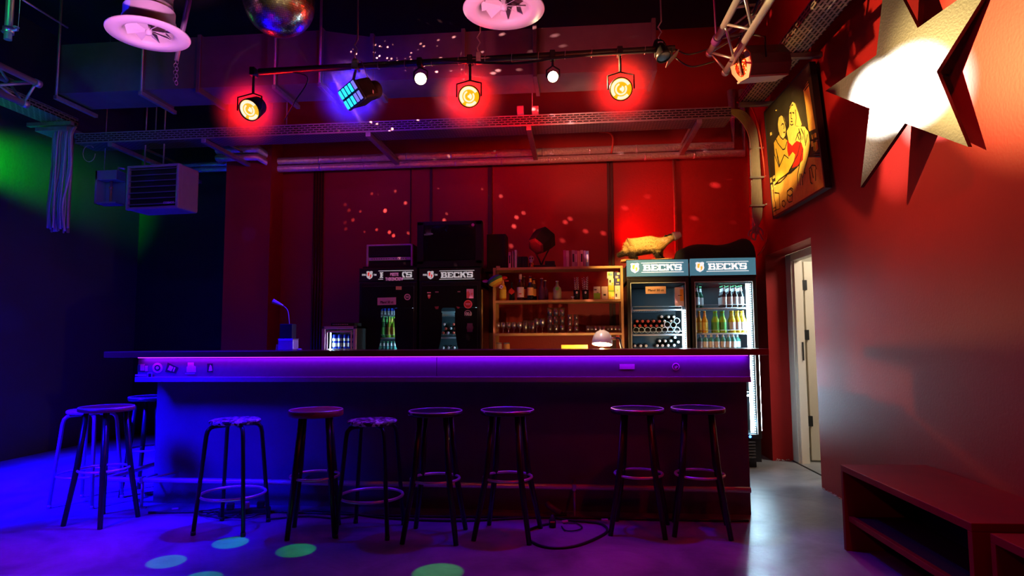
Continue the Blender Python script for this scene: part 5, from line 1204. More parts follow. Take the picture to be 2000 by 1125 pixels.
# tray along left wall
lt = thing('cable_tray', 'cable tray running along the left wall towards the hanging cables', 'cable tray', (0, 0, 0))
a_ = P(120, 240, 6.0); zl_ = a_.z
MB().box(a_.x - .18, a_.x + .10, 2.0, 6.1, zl_, zl_ + .004).box(a_.x + .10, a_.x + .104, 2.0, 6.1, zl_, zl_ + .07).box(a_.x - .184, a_.x - .18, 2.0, 6.1, zl_, zl_ + .07).build('channel', perf_y, lt)
MB().rbox(a_.x + .095, a_.x + .107, 2.0, 6.1, zl_ + .065, zl_ + .075, .002).build('side_lip', galv, lt)
MB().rbox(a_.x - .35, a_.x + .15, 5.95, 6.0, zl_ - .04, zl_, .004).build('bracket_arm', galv, lt)
o = MB().tube([P(45, 0, 4.2), P(132, 54, 5.0)], .008, 8).build('ceiling_rail', galv); tag(o, 'thin pale rail under the ceiling at the upper left', 'rail')
# hanging cable bundle (left)
cbn = thing('cable_bundle', 'thick bundle of cables hanging down from the left end of the tray', 'cables', (0, 0, 0))
for j in range(16):
    u = j / 15; x_t = 104 + 36 * u; x_b = 92 + 38 * u + random.uniform(-2, 2); yb2 = 452 + random.uniform(-8, 4)
    y_ = 5.95 + random.uniform(-.05, .03)
    MB().tube(smooth_path([P(x_t + 8, 248, 6.0), P(x_t, 262 + abs(u - .5) * 10, y_), P(x_t - 3 + 3 * math.sin(j), 330, y_), P(x_b + 4 * math.sin(j * 1.7), 400, y_), P(x_b, yb2, y_)], 6), random.uniform(.008, .013), 7).build('cable', M('violet grey cable', (.4, .38, .45), .45) if j % 3 else cable_grey, cbn)
MB().rbox(P(84, 258, 6).x, P(145, 258, 6).x, 5.9, 6.15, P(100, 262, 6).z, P(100, 254, 6).z, .004).build('end_plate', galv, cbn)
MB().rbox(P(140, 300, 6.05).x, P(142.5, 300, 6.05).x, 6.03, 6.06, P(130, 455, 6.05).z, P(140, 262, 6.05).z, .003).build('back_rail', galv, cbn)
o = MB().tube([P(174 + 12 * math.cos(a), 300 + 16 * math.sin(a), 6.05) for a in [i * PI / 8 for i in range(15)]], .004, 6).build('cable_loop', cable_grey); tag(o, 'thin round cable loop between bundle and heater', 'cable')
# heater
hx0, hx1 = P(246, 360, 6.0).x, P(354, 360, 6.0).x; hz0, hz1 = zat(300, 409, 6.0), zat(300, 322, 6.0)
ht = thing('fan_heater', 'wall hung fan heater with horizontal slats, blue lit', 'heater', (hx0, 6.0, hz0), rz=R_(-4))
hw_, hh_ = hx1 - hx0, hz1 - hz0
heat_m = M('grey enamel heater', (.30, .30, .33), .3, .2)
MB().rbox(0, hw_, .03, .32, 0, hh_, .03).build('casing', heat_m, ht)
MB().rbox(0, .035, 0, .05, 0, hh_, .014).rbox(hw_ - .035, hw_, 0, .05, 0, hh_, .014).rbox(0, hw_, 0, .05, hh_ - .03, hh_, .012).rbox(0, hw_, 0, .05, 0, .03, .012).build('front_frame', heat_m, ht)
MB().box(.03, hw_ - .03, .025, .034, .03, hh_ - .03).build('opening', matte_black, ht)  # black sheet painting the shade behind the slats
for i in range(7):
    z = .05 + i * (hh_ - .1) / 6; MB().rbox(.034, hw_ - .034, -.004, .022, -.002, .004, .001).build('slat', M('slat enamel', (.16, .16, .18), .35, .2), ht, loc=(0, 0, z), rot=(.5, 0, 0))
text('COSMOS', .03, M('pale print', (.5, .5, .55), .5), ht, (hw_ - .10, -.006, .055), bold=.001)
MB().tube([(hw_ * .5, .15, hh_), (hw_ * .5, .15, CEIL - hz0)], .008, 6).tube([(.08, .15, hh_), (.08, .15, CEIL - hz0)], .008, 6).build('hanger_rod', galv, ht)
X0, X1 = P(192, 360, 6.15).x, P(234, 360, 6.15).x
hb_ = thing('valve_box', 'small open metal box with pipe fittings left of the fan heater', 'box', (X0, 6.1, zat(212, 397, 6.1)))
hh2 = zat(212, 332, 6.1) - hb_.location.z; w2_ = X1 - X0
MB().rbox(0, .025, 0, .15, 0, hh2, .004).rbox(0, w2_, 0, .15, hh2 - .1, hh2, .004).rbox(0, w2_, 0, .15, 0, .02, .004).rbox(0, w2_, .13, .15, 0, hh2, .004).build('casing', M('blue grey box metal', (.35, .35, .4), .35, .4), hb_)
MB().tube([(w2_ * .6, .05, 0), (w2_ * .6, .05, hh2 * .7)], .012, 8).sphere((w2_ * .6, .05, hh2 * .5), .02, 8, 6).build('fitting', M('brass fitting', (.6, .4, .15), .35, .8), hb_)
MB().tube([(w2_ * .9, .05, hh2), (w2_ * .9 + .0, .05, hh2 + .04), (w2_ + .05, .05, hh2 + .02)], .01, 8).build('pipe', steel, hb_)
MB().tube([(.02, .1, hh2), (.02, .1, CEIL - hb_.location.z)], .005, 6).build('hanger_rod', galv, hb_)

# ventilation diffusers
def diffuser(px, py, label, spin):
    p = at(px, py, Z=3.2); t = thing('ceiling_diffuser', label, 'air diffuser', p, spin, group='round air diffusers')
    MB().lathe([(.145, .10), (.145, .03), (.155, .008), (.175, .0), (.245, .004), (.248, .012), (.240, .016), (.165, .022), (.158, .10)], 48, capb=False, capt=False).build('flange', diff_white, t)
    MB().lathe([(.15, .03), (.152, .17)], 40, capb=False, capt=False).build('collar', diff_white, t)
    mb = MB().lathe([(.135, .13), (.135, .20), (.14, .205), (.135, .21), (.135, .28), (.14, .285), (.135, .29), (.135, CEIL - 3.2)], 40, capb=False, capt=False)
    mb.build('spiral_duct', galv, t)
    MB().lathe([(.004, .004), (.018, .008), (.022, .03), (.02, .06)], 20).build('hub', diff_white, t)
    MB().lathe([(.001, .105), (.143, .105)], 32, capt=False).build('shade_disc', M('dark duct throat', (.05, .02, .02), .7), t, label='dark disc behind the blades standing in for duct shade')  # dark disc added to paint the shade inside the duct
    for k in range(8):
        T = Matrix.Rotation(k * PI / 4, 4, 'Z') @ Matrix.Translation((0, 0, .035)) @ Matrix.Rotation(R_(38), 4, 'X')
        MB().add([T @ Vector(v) for v in ((.018, -.008, -.0008), (.018, .010, -.0008), (.135, .030, -.0008), (.135, -.032, -.0008), (.018, -.008, .0008), (.018, .010, .0008), (.135, .030, .0008), (.135, -.032, .0008))], [(0, 1, 2, 3), (7, 6, 5, 4), (0, 4, 5, 1), (1, 5, 6, 2), (2, 6, 7, 3), (3, 7, 4, 0)]).build('blade', diff_white, t)
    return t
diffuser(290, 70, 'pink lit round air diffuser at the upper left', .3)
diffuser(984, 22, 'pink lit round air diffuser at the top middle', .1)
for px, lab in ((342, 'left'), (1000, 'right')): pass
# hanging strap beside the left diffuser
o = MB().rbox(-.02, .02, -.004, .004, 0, .1, .001)
a_, b_ = P(369, 0, 4.5), P(343, 155, 4.5)
o = MB().tube([a_ + Vector((0, 0, .3)), a_, b_ + Vector((0, 0, .15))], .022, 8, taper=[.022, .022, .016]).build('hanging_pipe', M('dark violet grey pipe', (.22, .2, .25), .4, .3)); tag(o, 'slanting grey pipe hanging right of the left air diffuser', 'pipe')
mb = MB()
for k in range(7): 
    c = b_ + Vector((.006 * (-1) ** k, 0, .14 - k * .028)); mb.tube([(c.x + (.012 if k % 2 else .004) * math.cos(a), c.y + (.004 if k % 2 else .012) * math.cos(a), c.z + .018 * math.sin(a)) for a in [i * PI / 5 for i in range(10)]], .003, 5, closed=True)
o = mb.build('chain', steel); tag(o, 'short steel chain at the lower end of the slanting pipe', 'chain')
# mirror ball
mbp_ = P(545.5, 3.5, 4.3); MBR = .252
ball = thing('mirror_ball', 'large mirror ball hanging at the top of the picture', 'mirror ball', mbp_)
MB().sphere((0, 0, 0), MBR - .004, 48, 32).build('core', M('dark ball core', (.05, .04, .03), .5), ball)
mb = MB(); rows = 54
for j in range(rows):
    a0 = PI * j / rows; a1 = PI * (j + 1) / rows; am = (a0 + a1) / 2; nn = max(6, int(2 * PI * MBR * math.sin(am) / .0147))
    for k in range(nn):
        b0 = 2 * PI * k / nn; db = 2 * PI / nn
        nrm = Vector((math.sin(am) * math.cos(b0 + db / 2), math.sin(am) * math.sin(b0 + db / 2), math.cos(am)))
        tx = Vector((-math.sin(b0 + db / 2), math.cos(b0 + db / 2), 0)); ty = nrm.cross(tx)
        jt = Vector((random.gauss(0, .02), random.gauss(0, .02), random.gauss(0, .02))); n2_ = (nrm + jt).normalized(); tx = (tx - n2_ * tx.dot(n2_)).normalized(); ty = n2_.cross(tx)
        hx = MBR * math.sin(am) * db / 2 * .92; hy = MBR * (a1 - a0) / 2 * .92; c = nrm * MBR
        mb.add([c - tx * hx - ty * hy, c + tx * hx - ty * hy, c + tx * hx + ty * hy, c - tx * hx + ty * hy], [(0, 1, 2, 3)])
mb.build('mirror_tiles', M('mirror tile', (.92, .86, .75), .2, 1.0, var=0), ball)
MB().lathe([(.04, MBR - .01), (.04, MBR + .03), (.01, MBR + .04)], 16).tube([(0, 0, MBR + .03), (0, 0, CEIL - mbp_.z)], .004, 6).build('hanger', steel, ball)

# ------------------------------------------------------------------ painting
pic = thing('painting', 'framed painting of two embracing figures in yellow and red on black ground', 'painting'); pic.matrix_world = WMAT
PO = .075
py0, py1 = onwall(1612, 364.5, PO).y, onwall(1505, 430, PO).y
c4 = [onwall(x, y, PO) for x, y in ((1494, 219.5), (1581, 124), (1612, 364.5), (1511, 425))]
def quadp(pts, x0, x1): 
    vs = [(x0, p[0], p[1]) for p in pts] + [(x1, p[0], p[1]) for p in pts]; return vs
def pprism(pts, x0, x1, mb=None, mi=0):
    mb = mb or MB(); n = len(pts); mb.add(quadp(pts, x0, x1), [tuple(range(n)), tuple(reversed(range(n, 2 * n)))] + [(i, n + i, n + (i + 1) % n, (i + 1) % n) for i in range(n)], mi); return mb
cc = [(p.y, p.z) for p in c4]
canvas_blk = M('dark painted canvas', (.035, .028, .015), .35, var=.6, scale=7, bump=.3, bscale=120)
pprism(cc, -PO, -PO + .04).build('canvas', canvas_blk, pic)
fr = MB(); ctr_c = (sum(a for a, _ in cc) / 4, sum(b for _, b in cc) / 4)
for i in range(4):
    a_, b_ = cc[i], cc[(i + 1) % 4]; ex = lambda p, k: (ctr_c[0] + (p[0] - ctr_c[0]) * k, ctr_c[1] + (p[1] - ctr_c[1]) * k)
    pprism([ex(a_, 1.0), ex(b_, 1.0), ex(b_, 1.022), ex(a_, 1.022)], -PO - .006, -PO + .045, fr)
fr.build('frame', M('black frame wood', (.02, .018, .02), .35), pic)
MB().tube([(-PO + .04, cc[1][0] + .03, cc[1][1]), (-.03, cc[1][0] + .12, 3.9)], .0015, 5).tube([(-PO + .04, cc[0][0] - .03, cc[0][1]), (-.03, cc[0][0] - .06, 3.9)], .0015, 5).build('hanging_wire', steel, pic)
def zp(pts): 
    out = []
    for x, y in pts:
        p = onwall(1480 + x / 3.5156, 120 + y / 3.5156, PO); out.append((p.y, p.z))
    return out
oilY = M('yellow oil paint', (.80, .46, .05), .28, var=.3, scale=16, bump=.3, bscale=90); oilY2 = M('pale yellow oil paint', (.85, .58, .12), .28, var=.2, scale=20, bump=.3, bscale=90); oilO = M('orange oil paint', (.72, .34, .06), .28, var=.35, scale=14, bump=.3, bscale=90)
oilR = M('red oil paint', (.45, .02, .01), .28, var=.2); oilK = M('black oil line', (.02, .012, .008), .4, var=0)
fig = [([(108, 1062), (92, 880), (150, 800), (230, 770), (300, 700), (345, 655), (432, 660), (455, 858), (280, 965)], oilO),
       ([(313, 190), (345, 135), (372, 300), (397, 462), (352, 482), (330, 300)], oilO),
       ([(112, 560), (128, 532), (150, 500), (200, 540), (225, 590), (262, 545), (276, 500), (292, 482), (304, 525), (275, 640), (218, 752), (200, 770), (150, 820), (125, 840), (118, 700)], oilY),
       ([(200, 480), (225, 435), (262, 445), (330, 448), (352, 478), (364, 560), (350, 650), (325, 740), (312, 800), (302, 862), (290, 800), (278, 855), (276, 780), (292, 700), (312, 600), (300, 560), (240, 580), (215, 555)], oilY2),
       ([(146, 482), (140, 430), (147, 386), (163, 371), (178, 382), (190, 420), (198, 470), (192, 512), (176, 532), (158, 515)], oilY2),
       ([(218, 442), (216, 370), (222, 312), (240, 277), (256, 288), (272, 335), (302, 432), (296, 446), (264, 440), (255, 470), (236, 470)], oilY2),
       ([(206, 540), (215, 555), (238, 580), (270, 545), (302, 558), (316, 600), (312, 675), (272, 722), (238, 732), (262, 640), (242, 620), (216, 655), (206, 610)], oilR),
       ([(372, 505), (385, 498), (388, 530), (376, 535)], oilO), ([(392, 492), (402, 490), (406, 520), (394, 522)], oilO), ([(368, 545), (380, 542), (384, 580), (372, 588)], oilO), ([(386, 560), (410, 548), (418, 600), (400, 620), (388, 610)], oilY), ([(400, 530), (412, 528), (414, 542), (402, 545)], oilO),
       ([(85, 800), (98, 795), (100, 830), (88, 835)], oilY2), ([(104, 790), (116, 780), (118, 800), (106, 808)], oilY2), ([(92, 850), (104, 842), (106, 880), (96, 885)], oilY2), ([(108, 830), (120, 822), (122, 860), (112, 868)], oilY2),
       ([(85, 490), (95, 485), (96, 505), (88, 512)], oilY2), ([(122, 335), (129, 332), (128, 341)], oilY2)]
mats = []; mb = MB()
for k, (pts, m) in enumerate(fig):
    if m not in mats: mats.append(m)
    pprism(zp(pts), -PO - .0006 * (k if k < 7 else 5) - .0008, -PO, mb, mats.index(m))
mb.build('painted_figures', mats, pic)
# brush lines
lines = [[(112, 560), (118, 640), (150, 725), (155, 715), (128, 600)], [(128, 532), (140, 560), (175, 605), (190, 600), (205, 550)], [(150, 500), (160, 520), (178, 535), (194, 512), (199, 465), (188, 415), (176, 378)], [(146, 482), (152, 495)], [(165, 440), (172, 425), (178, 430)], [(180, 425), (186, 455), (180, 462)], [(180, 487), (190, 485)],
         [(218, 442), (216, 370), (222, 312), (240, 277)], [(222, 325), (236, 300), (246, 300)], [(262, 330), (268, 390), (262, 440)], [(222, 355), (232, 352)], [(242, 352), (252, 352), (252, 362)], [(234, 350), (232, 390), (240, 395)], [(230, 412), (242, 412)], [(226, 430), (236, 438), (248, 430)],
         [(262, 545), (276, 500), (292, 480), (304, 520), (278, 640), (218, 752)], [(275, 500), (290, 540)], [(285, 460), (300, 540)], [(300, 460), (318, 500), (312, 540)], [(330, 450), (352, 478), (364, 560), (350, 650), (325, 740), (312, 800)], [(345, 500), (330, 580)], [(322, 470), (330, 560)], [(312, 600), (292, 700), (276, 780), (278, 855)], [(292, 770), (296, 850)], [(302, 770), (312, 850)], [(320, 760), (330, 770)],
         [(118, 850), (150, 812), (200, 775), (270, 722)], [(100, 800), (110, 880), (118, 960)], [(120, 900), (150, 905), (155, 1010), (130, 1020), (122, 960)], [(205, 890), (225, 875), (242, 890), (240, 960), (218, 968), (205, 950), (205, 890)], [(210, 915), (225, 925), (240, 912)], [(170, 960), (185, 955), (195, 975), (185, 1000), (172, 990), (170, 960)], [(215, 880), (232, 868), (245, 878)],
         [(355, 740), (375, 712), (400, 715), (405, 740)], [(358, 745), (366, 830), (378, 840)], [(398, 740), (400, 820)], [(370, 730), (385, 800)], [(315, 195), (350, 142)], [(325, 200), (350, 165)], [(365, 545), (425, 530)], [(360, 640), (430, 632)], [(355, 655), (430, 650)], [(380, 500), (392, 560), (398, 625)], [(110, 1010), (125, 1000), (128, 1045)], [(112, 1030), (128, 1022)], [(130, 840), (160, 828), (205, 780)], [(150, 725), (185, 640), (215, 665)], [(135, 650), (150, 720)]]
mb = MB()
for ln in lines:
    pp = [Vector((-PO - .0046, a_, b_)) for a_, b_ in zp(ln)]
    mb.tube(pp, .0055, 5)
o = mb.build('brush_lines', oilK, pic)
for v in o.data.vertices: v.co.x = -PO - .0046 + (v.co.x + PO + .0046) * .12

# ------------------------------------------------------------------ star
st_ = math.radians(15)
n_ = Vector((-math.cos(st_), -math.sin(st_), 0)); u_ = Vector((math.sin(st_), -math.cos(st_), 0)); v_ = Vector((0, 0, 1))
wn = Vector((-1, -WSK, 0)).normalized(); p0 = Vector((WALLX0, 0, 0)) + wn * .13
dd = ray(1780, 165); c0 = CAMP + dd * ((p0 - CAMP).dot(wn) / dd.dot(wn))
def onstar(px, py):
    d = ray(px, py); q_ = CAMP + d * ((c0 - CAMP).dot(n_) / d.dot(n_)) - c0; return (q_.dot(u_), q_.z)
SP = [onstar(*p) for p in ((1615, 178), (1715, 108))]
a_, b_ = onstar(1715, 108), onstar(1727, 0); d_ = Vector((b_[0] - a_[0], b_[1] - a_[1])).normalized(); SP.append((a_[0] + d_.x * .50, a_[1] + d_.y * .50))
SP.append(onstar(1796, 55))
a_, b_ = onstar(1833, 140), onstar(1921, 0); d_ = Vector((b_[0] - a_[0], b_[1] - a_[1])).normalized(); SP.append((a_[0] + d_.x * .52, a_[1] + d_.y * .52))
SP += [onstar(*p) for p in ((1833, 140), (1895, 287), (1771, 241), (1684, 366), (1702, 212))]
TS_ = Matrix((u_, v_, n_)).transposed().to_4x4(); TS_.translation = c0
star_m = M('brushed gold grey star paint', (.030, .028, .026), .5, .0, var=.2, scale=30, bump=.12, bscale=70)
so = MB().prism(SP, -.012, .012, Matrix(((1, 0, 0, 0), (0, 1, 0, 0), (0, 0, 1, 0), (0, 0, 0, 1)))).build('star', star_m); so.matrix_world = TS_
tag(so, 'large gold grey five-pointed star standing off the right red wall, hot light spot on it', 'star')
for (u, v) in ((.12, .0), (-.12, .05)):
    a_ = TS_ @ Vector((u, v, -.012)); l = ((a_ - Vector((WALLX0, 0, 0))).dot(wn))
    oo = MB().tube([Vector((u, v, -.012)), Vector((u, v, -.012)) + (TS_.to_3x3().inverted() @ (-wn)) * l], .008, 8).build('standoff', steel, so)

# ------------------------------------------------------------------ benches
bm_ = M('dark cherry bench laminate', (.20, .012, .010), .5, var=.2, scale=8, spec=.25)
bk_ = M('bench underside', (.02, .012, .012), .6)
def bench(label, pts, h, thick=.035, leg=.03, shelf=True):
    """pts: four top corners far-left, far-right, near-right, near-left"""
    t = thing('bench', label, 'bench', (pts[0][0], pts[0][1], 0), group='dark wooden benches along the right wall')
    o0 = Vector((pts[0][0], pts[0][1])); q_ = [Vector((p[0], p[1])) - o0 for p in pts]
    T = Matrix()
    MB().prism([(p.x, p.y) for p in q_], h - thick, h, T).build('top', bm_, t, bevel=.003)
    fl_, fr_, nr, nl = q_
    def pan(a, b, d, z0, z1, nm, m): 
        a2, b2 = a + d, b + d; MB().prism([(a.x, a.y), (b.x, b.y), (b2.x, b2.y), (a2.x, a2.y)], z0, z1, T).build(nm, m, t, bevel=.002)
    dn = (nl - fl_).normalized() * leg
    pan(fl_, fr_, dn, 0, h - thick, 'end_panel', bm_); pan(nl - dn, nr - dn, dn, 0, h - thick, 'end_panel', bm_)
    dr_ = (fr_ - fl_).normalized()
    if shelf:
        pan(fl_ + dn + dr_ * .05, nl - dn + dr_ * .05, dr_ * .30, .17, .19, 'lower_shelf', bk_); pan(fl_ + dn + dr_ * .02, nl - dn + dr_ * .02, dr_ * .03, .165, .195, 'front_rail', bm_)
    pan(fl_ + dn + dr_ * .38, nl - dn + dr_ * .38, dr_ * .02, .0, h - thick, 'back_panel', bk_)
    return t
bq = [at(1641, 907, Z=.48), at(1805, 907, Z=.48), at(2000, 975.5, Z=.48), at(1897, 1022, Z=.48)]
bq = [(b.x, b.y) for b in bq]; ex = Vector((bq[3][0] - bq[0][0], bq[3][1] - bq[0][1]))
nr = (bq[1][0] + ex.x * 1.0, bq[1][1] + ex.y * 1.0)
wx = lambda y: WALLX0 - WSK * y - .012
far_r = (wx(4.0), bq[0][1] + .02); near_r = (wx(bq[3][1]), bq[3][1] + .02)
bench('dark red bench with an open lower shelf along the right wall', [bq[0], far_r, near_r, bq[3]], .48)
b2 = at(1933, 1041, Z=.46)
bench('second dark red bench cut off by the lower right corner', [(b2.x, b2.y), (wx(b2.y), b2.y), (wx(1.3), 1.3), (b2.x - .0, 1.3)], .46)

# ------------------------------------------------------------------ things on the floor
def fl(px, py, z=.008): p = at(px, py, Z=z); return p
cable([fl(290, 1001), fl(500, 999), fl(560, 1000), fl(800, 1008), fl(1000, 1010), fl(1130, 1011), fl(1300, 1015), fl(1462, 1017)], .008, 'long black cable lying along the foot of the bar, rear one')
cable([fl(560, 1004), fl(640, 998), fl(760, 1012), fl(900, 1017), fl(1060, 1010), fl(1110, 1016), fl(1170, 1022), fl(1186, 1036), fl(1165, 1051), fl(1120, 1067), fl(1070, 1069), fl(1036, 1056), fl(1030, 1038), fl(1055, 1027), fl(1078, 1022)], .008, 'black cable ending in the large floor loop right of the middle stools')
cable([fl(1100, 1022), fl(1125, 1022), fl(1137, 1030), fl(1125, 1036), fl(1105, 1036), fl(1097, 1028)], .004, 'thin black cable forming the small oval loop on the floor')
cable([fl(525, 1014), fl(600, 1008), fl(660, 1012), fl(700, 1005)], .006, 'short black cable crossing the floor behind the thick seated stool')
for k in range(5):
    c = fl(420 + k * 16, 1002 + (k * 5) % 9, .01); cable([c + Vector((.12 * math.cos(a + k), .07 * math.sin(a + k), .008 * (a % 2))) for a in [i * .8 for i in range(8)]], .006, 'tangled black cable coil under the patterned stool, %s from left' % ORD[k], grp='tangled cables under the stool')
ps = thing('power_strip', 'black power strip with plugs in the cable tangle under the patterned stool', 'power strip', fl(478, 1006, 0), .35)
MB().rbox(-.17, .17, -.03, .03, 0, .045, .008).build('body', matte_black, ps)
for i in range(3): MB().rbox(-.12 + i * .1, -.07 + i * .1, -.025, .025, .045, .09, .01).build('plug', M('grey plug', (.35, .33, .38), .4) if i == 1 else matte_black, ps)
MB().rbox(.13, .15, -.015, .015, .045, .052, .002).build('switch', M('red switch', (.6, .03, .03), .4), ps)
for px, py, m, lab, rz in ((446, 1010, M('red plastic clip', (.8, .1, .2), .4), 'tiny red plug piece among the cables under the patterned stool', .2), (342, 995, M('pink scrap', (.85, .4, .6), .5), 'small pink scrap on the blue floor left of the patterned stool', .6), (1181, 1017, M('pink cable tape', (.85, .3, .7), .4), 'pink tape piece on the floor cable near the right loop', 0.), (1103, 1020, M('pink plug end', (.85, .3, .7), .4), 'small pink plug end beside the black plug', .5)):
    o = MB().rbox(-.022, .022, -.009, .009, 0, .012, .003).build('cable_tag' if px > 1000 else 'plug_piece', m); o.location = fl(px, py, .003 if px != 1181 else .016); o.rotation_euler = (0, 0, rz); tag(o, lab, 'plug')
pg = thing('power_plug', 'black power plug with small red window standing on the floor by the loop', 'plug', fl(1079, 1030, 0), .2)
MB().lathe([(.022, 0), (.024, .02), (.022, .05), (.012, .062), (.008, .08)], 16).build('body', matte_black, pg); MB().rbox(-.018, .012, -.026, -.02, .036, .044, .001).build('window', M('red window', (.8, .08, .05), .4), pg)
pg = thing('cable_connector', 'black cylindrical cable connector lying tilted behind the plug, blue lit', 'connector', fl(1096, 1010, 0), 0)
MB().tube([(.0, 0, .022), (-.08, .04, .06), (-.1, .05, .085)], .022, 12, taper=[.02, .024, .02]).build('body', M('blue grey plastic', (.12, .12, .15), .3), pg); MB().rbox(-.03, .04, -.02, .02, 0, .025, .006).build('base', matte_black, pg)
o = MB().tube([(.0, 0, 0), (.09, .03, .0)], .012, 8).build('floor_scrap', matte_black); o.location = fl(283, 965, .012); tag(o, 'small black object on the floor beside the left end of the bar', 'scrap')

# ------------------------------------------------------------------ lights
BLUE = (.004, .0, 1.0); RED = (1.0, .006, .004)
d = aimb
spot('blue wash', pb + aimb * .05, (-3.9, 3.6, 0), BLUE, 1500, 72, .8, .03)
spot('blue side wash', (-5.2, 1.9, 3.3), (-4.4, 5.4, .0), BLUE, 24000, 38, .9, .25)
spot('blue panel light', (-4.5, 1.8, 3.15), (-3.0, 4.68, .42), BLUE, 8000, 22, .9, .7)
spot('blue floor wash', (-.2, 4.42, 3.2), (-.4, 3.6, 0), BLUE, 160, 110, .8, .05)
for (_, p, dr_), pw in zip(reds, (40, 60, 60)):
    spot('red par', p + dr_ * .02, (0, 0, 1.0), RED, pw * 1.4, 80, .9, .05)
for i, px in enumerate((487, 916, 1213)):
    p = P(px, 190, 4.9); 
(_, pw1, dw1), (_, pw2, dw2) = whites
starc = c0 + u_ * .0
for o_y in (.03, .22): spot('warm star spot', pw2 + Vector((.06, -.04, 0)), starc + Vector((-.03, o_y, .0)), (1, .93, .8), 6000, 14, .85, .01)
spot('warm wall wash', pw2 + Vector((.06, -.04, 0)), (2.02, 4.0, 3.05), (1, .55, .22), 250, 78, 1.0, .01)
spot('orange wall spot', pw2 + Vector((.06, -.04, 0)), (2.04, 3.08, 2.7), (1, .70, .22), 1500, 32, .9, .01)
spot('star lower fill', pw2 + Vector((.06, -.04, 0)), (1.85, 4.2, 2.45), (1, .78, .55), 420, 17, .9, .01)
spot('red high wall light', pw2 + Vector((.05, 0, .03)), (1.95, 5.0, 3.8), (1, .06, .02), 70, 60, .9, .03)
for pw_, dw_ in ((pw1, dw1), (pw2, dw2)): spot('warm pin', pw_ + dw_ * .02, pw_ + (Vector((0, 0, 1.6)) - pw_).normalized(), (1, .7, .38), 45, 50, .9, .03)
spot('blue glow', pb + aimb * .05, Vector((0, 0, 1.5)), BLUE, 300, 60, .9, .03)
# warm light upon the badger and the painting
spot('warm badger', pw2 + Vector((.03, .03, -.03)), (orig.x - .12, BY, 2.0), (1, .60, .16), 700, 25, .8, .03)
spot('warm painting', (.95, 4.5, 3.0), (1.9, 5.8, 2.95), (1, .70, .25), 330, 36, .7, .02)
spot('warm painting hot', (.95, 4.5, 3.0), (1.9, 6.12, 2.62), (1, .8, .35), 500, 9, 1.0, .02)
# desk lamp
lw = lp.location + (TS @ Vector((0, 0, .018)))
pl_ = D.lights.new('desk lamp bulb', 'POINT'); pl_.energy = 40; pl_.color = (1, .55, .2); pl_.shadow_soft_size = .02
o = D.objects.new('desk lamp bulb', pl_); COL.objects.link(o); o.location = lp.location + (TS @ Vector((0, .02, -.035)))
# violet led under the counter lip
area('violet counter led', (-1.02, 4.432, 1.098), (-1.02, 4.44, .0), (.21, .0, 1.0), 8, 4.3, .012)
# coolers
LC = (.42, .76, 1.0)
area('cooler led right', (F4X1 - .085, FYF + .045, 1.04), (F4X1 - .40, FYF + .10, 1.04), LC, 8, .02, 1.40, up='Y')
area('cooler led right out low', (F4X1 - .088, FYF - .016, .70), (F4X1 - .30, FYF - 1.0, .3), (.30, .66, 1), 2.3, .02, .70, up='Y')
area('cooler led right out high', (F4X1 - .088, FYF - .016, 1.45), (F4X1 - .20, FYF - 1.0, 1.2), (.45, .48, 1), .9, .02, .55, up='Y')
area('cooler led mid', (F3X1 - .07, FYF + .045, .95), (F3X1 - .4, FYF + .12, .95), LC, 6, .02, 1.15)
area('cooler top right', (F4X0 + .3, FYF + .2, 1.745), (F4X0 + .3, FYF + .2, 0), LC, 1.5, .4, .2)
area('cooler top mid', (F3X0 + .3, FYF + .2, 1.745), (F3X0 + .3, FYF + .2, 0), LC, .8, .4, .2)
for X in (F1X1, F2X1): area('cooler led dark', (X - .07, FYF + .05, 1.1), (X - .4, FYF + .1, 1.1), LC, 4.0, .02, 1.1)
area('mini cooler led', (mc.location.x + .09, 6.02, 1.1), (mc.location.x + .2, 6.08, 1.1), LC, .5, .02, .25)
area('side strip', (F4X1 + .02, FYF + .0, .75), (F4X1 + .5, FYF - .3, .75), LC, 3, .015, .7)
# room behind the door
area('side room lamp', WMAT @ Vector((1.0, 5.75, 2.4)), WMAT @ Vector((.6, 6.7, .6)), (1, .88, .70), 32, .5, .5)
# green from the left
spot('green wash', (-5.75, 5.0, 3.1), (-6.05, 6.1, 3.1), (.0, 1, .01), 1000, 38, 1.0, .1)
spot('green truss light', (-3.4, 2.6, 2.6), (-4.2, 4.0, 3.3), (.0, 1, .25), 30, 60, 1.0, .1)
spot('blue heater light', (-2.6, 2.6, 3.4), (-4.6, 6.0, 2.85), (.06, .03, 1), 120, 34, .6, .05)
spot('rose back wash', (-.3, .6, 4.4), (.1, 7.0, 3.25), (1, .12, .14), 110, 38, .9, .06)
spot('violet back wash', (-3.6, .8, 4.4), (-3.1, 6.6, 3.3), (.45, .08, 1), 40, 34, .9, .06)
spot('ball pin spot', (-.6, 1.6, 3.9), mbp_, (1, .68, .3), 1500, 8.3, .5, .06)
spot('ball side spot', (-4.5, 2.2, 3.2), mbp_, (.7, .75, 1), 80, 9, .5, .06)
spot('shade fill spot', pw2 + Vector((.0, 0, -.06)), lp.location + sc_ + Vector((0, 0, .05)), (1, .8, .45), 220, 5, .6, .02)  # added narrow spot brightening the desk lamp shade from outside
spot('pipe fill light', (.0, 5.2, 3.0), (.5, 7.1, 3.7), (1, .34, .22), 45, 80, 1.0, .12)  # this fill and the violet one are added to lift the silver pipes
spot('pipe fill light violet', (-2.0, 5.2, 3.0), (-2.6, 7.1, 3.7), (.6, .10, .8), 18, 75, 1.0, .12)
spot('red floor light', (.2, 4.4, 3.1), (.35, 2.9, 0), (1, 0, .02), 55, 70, 1.0, .05)
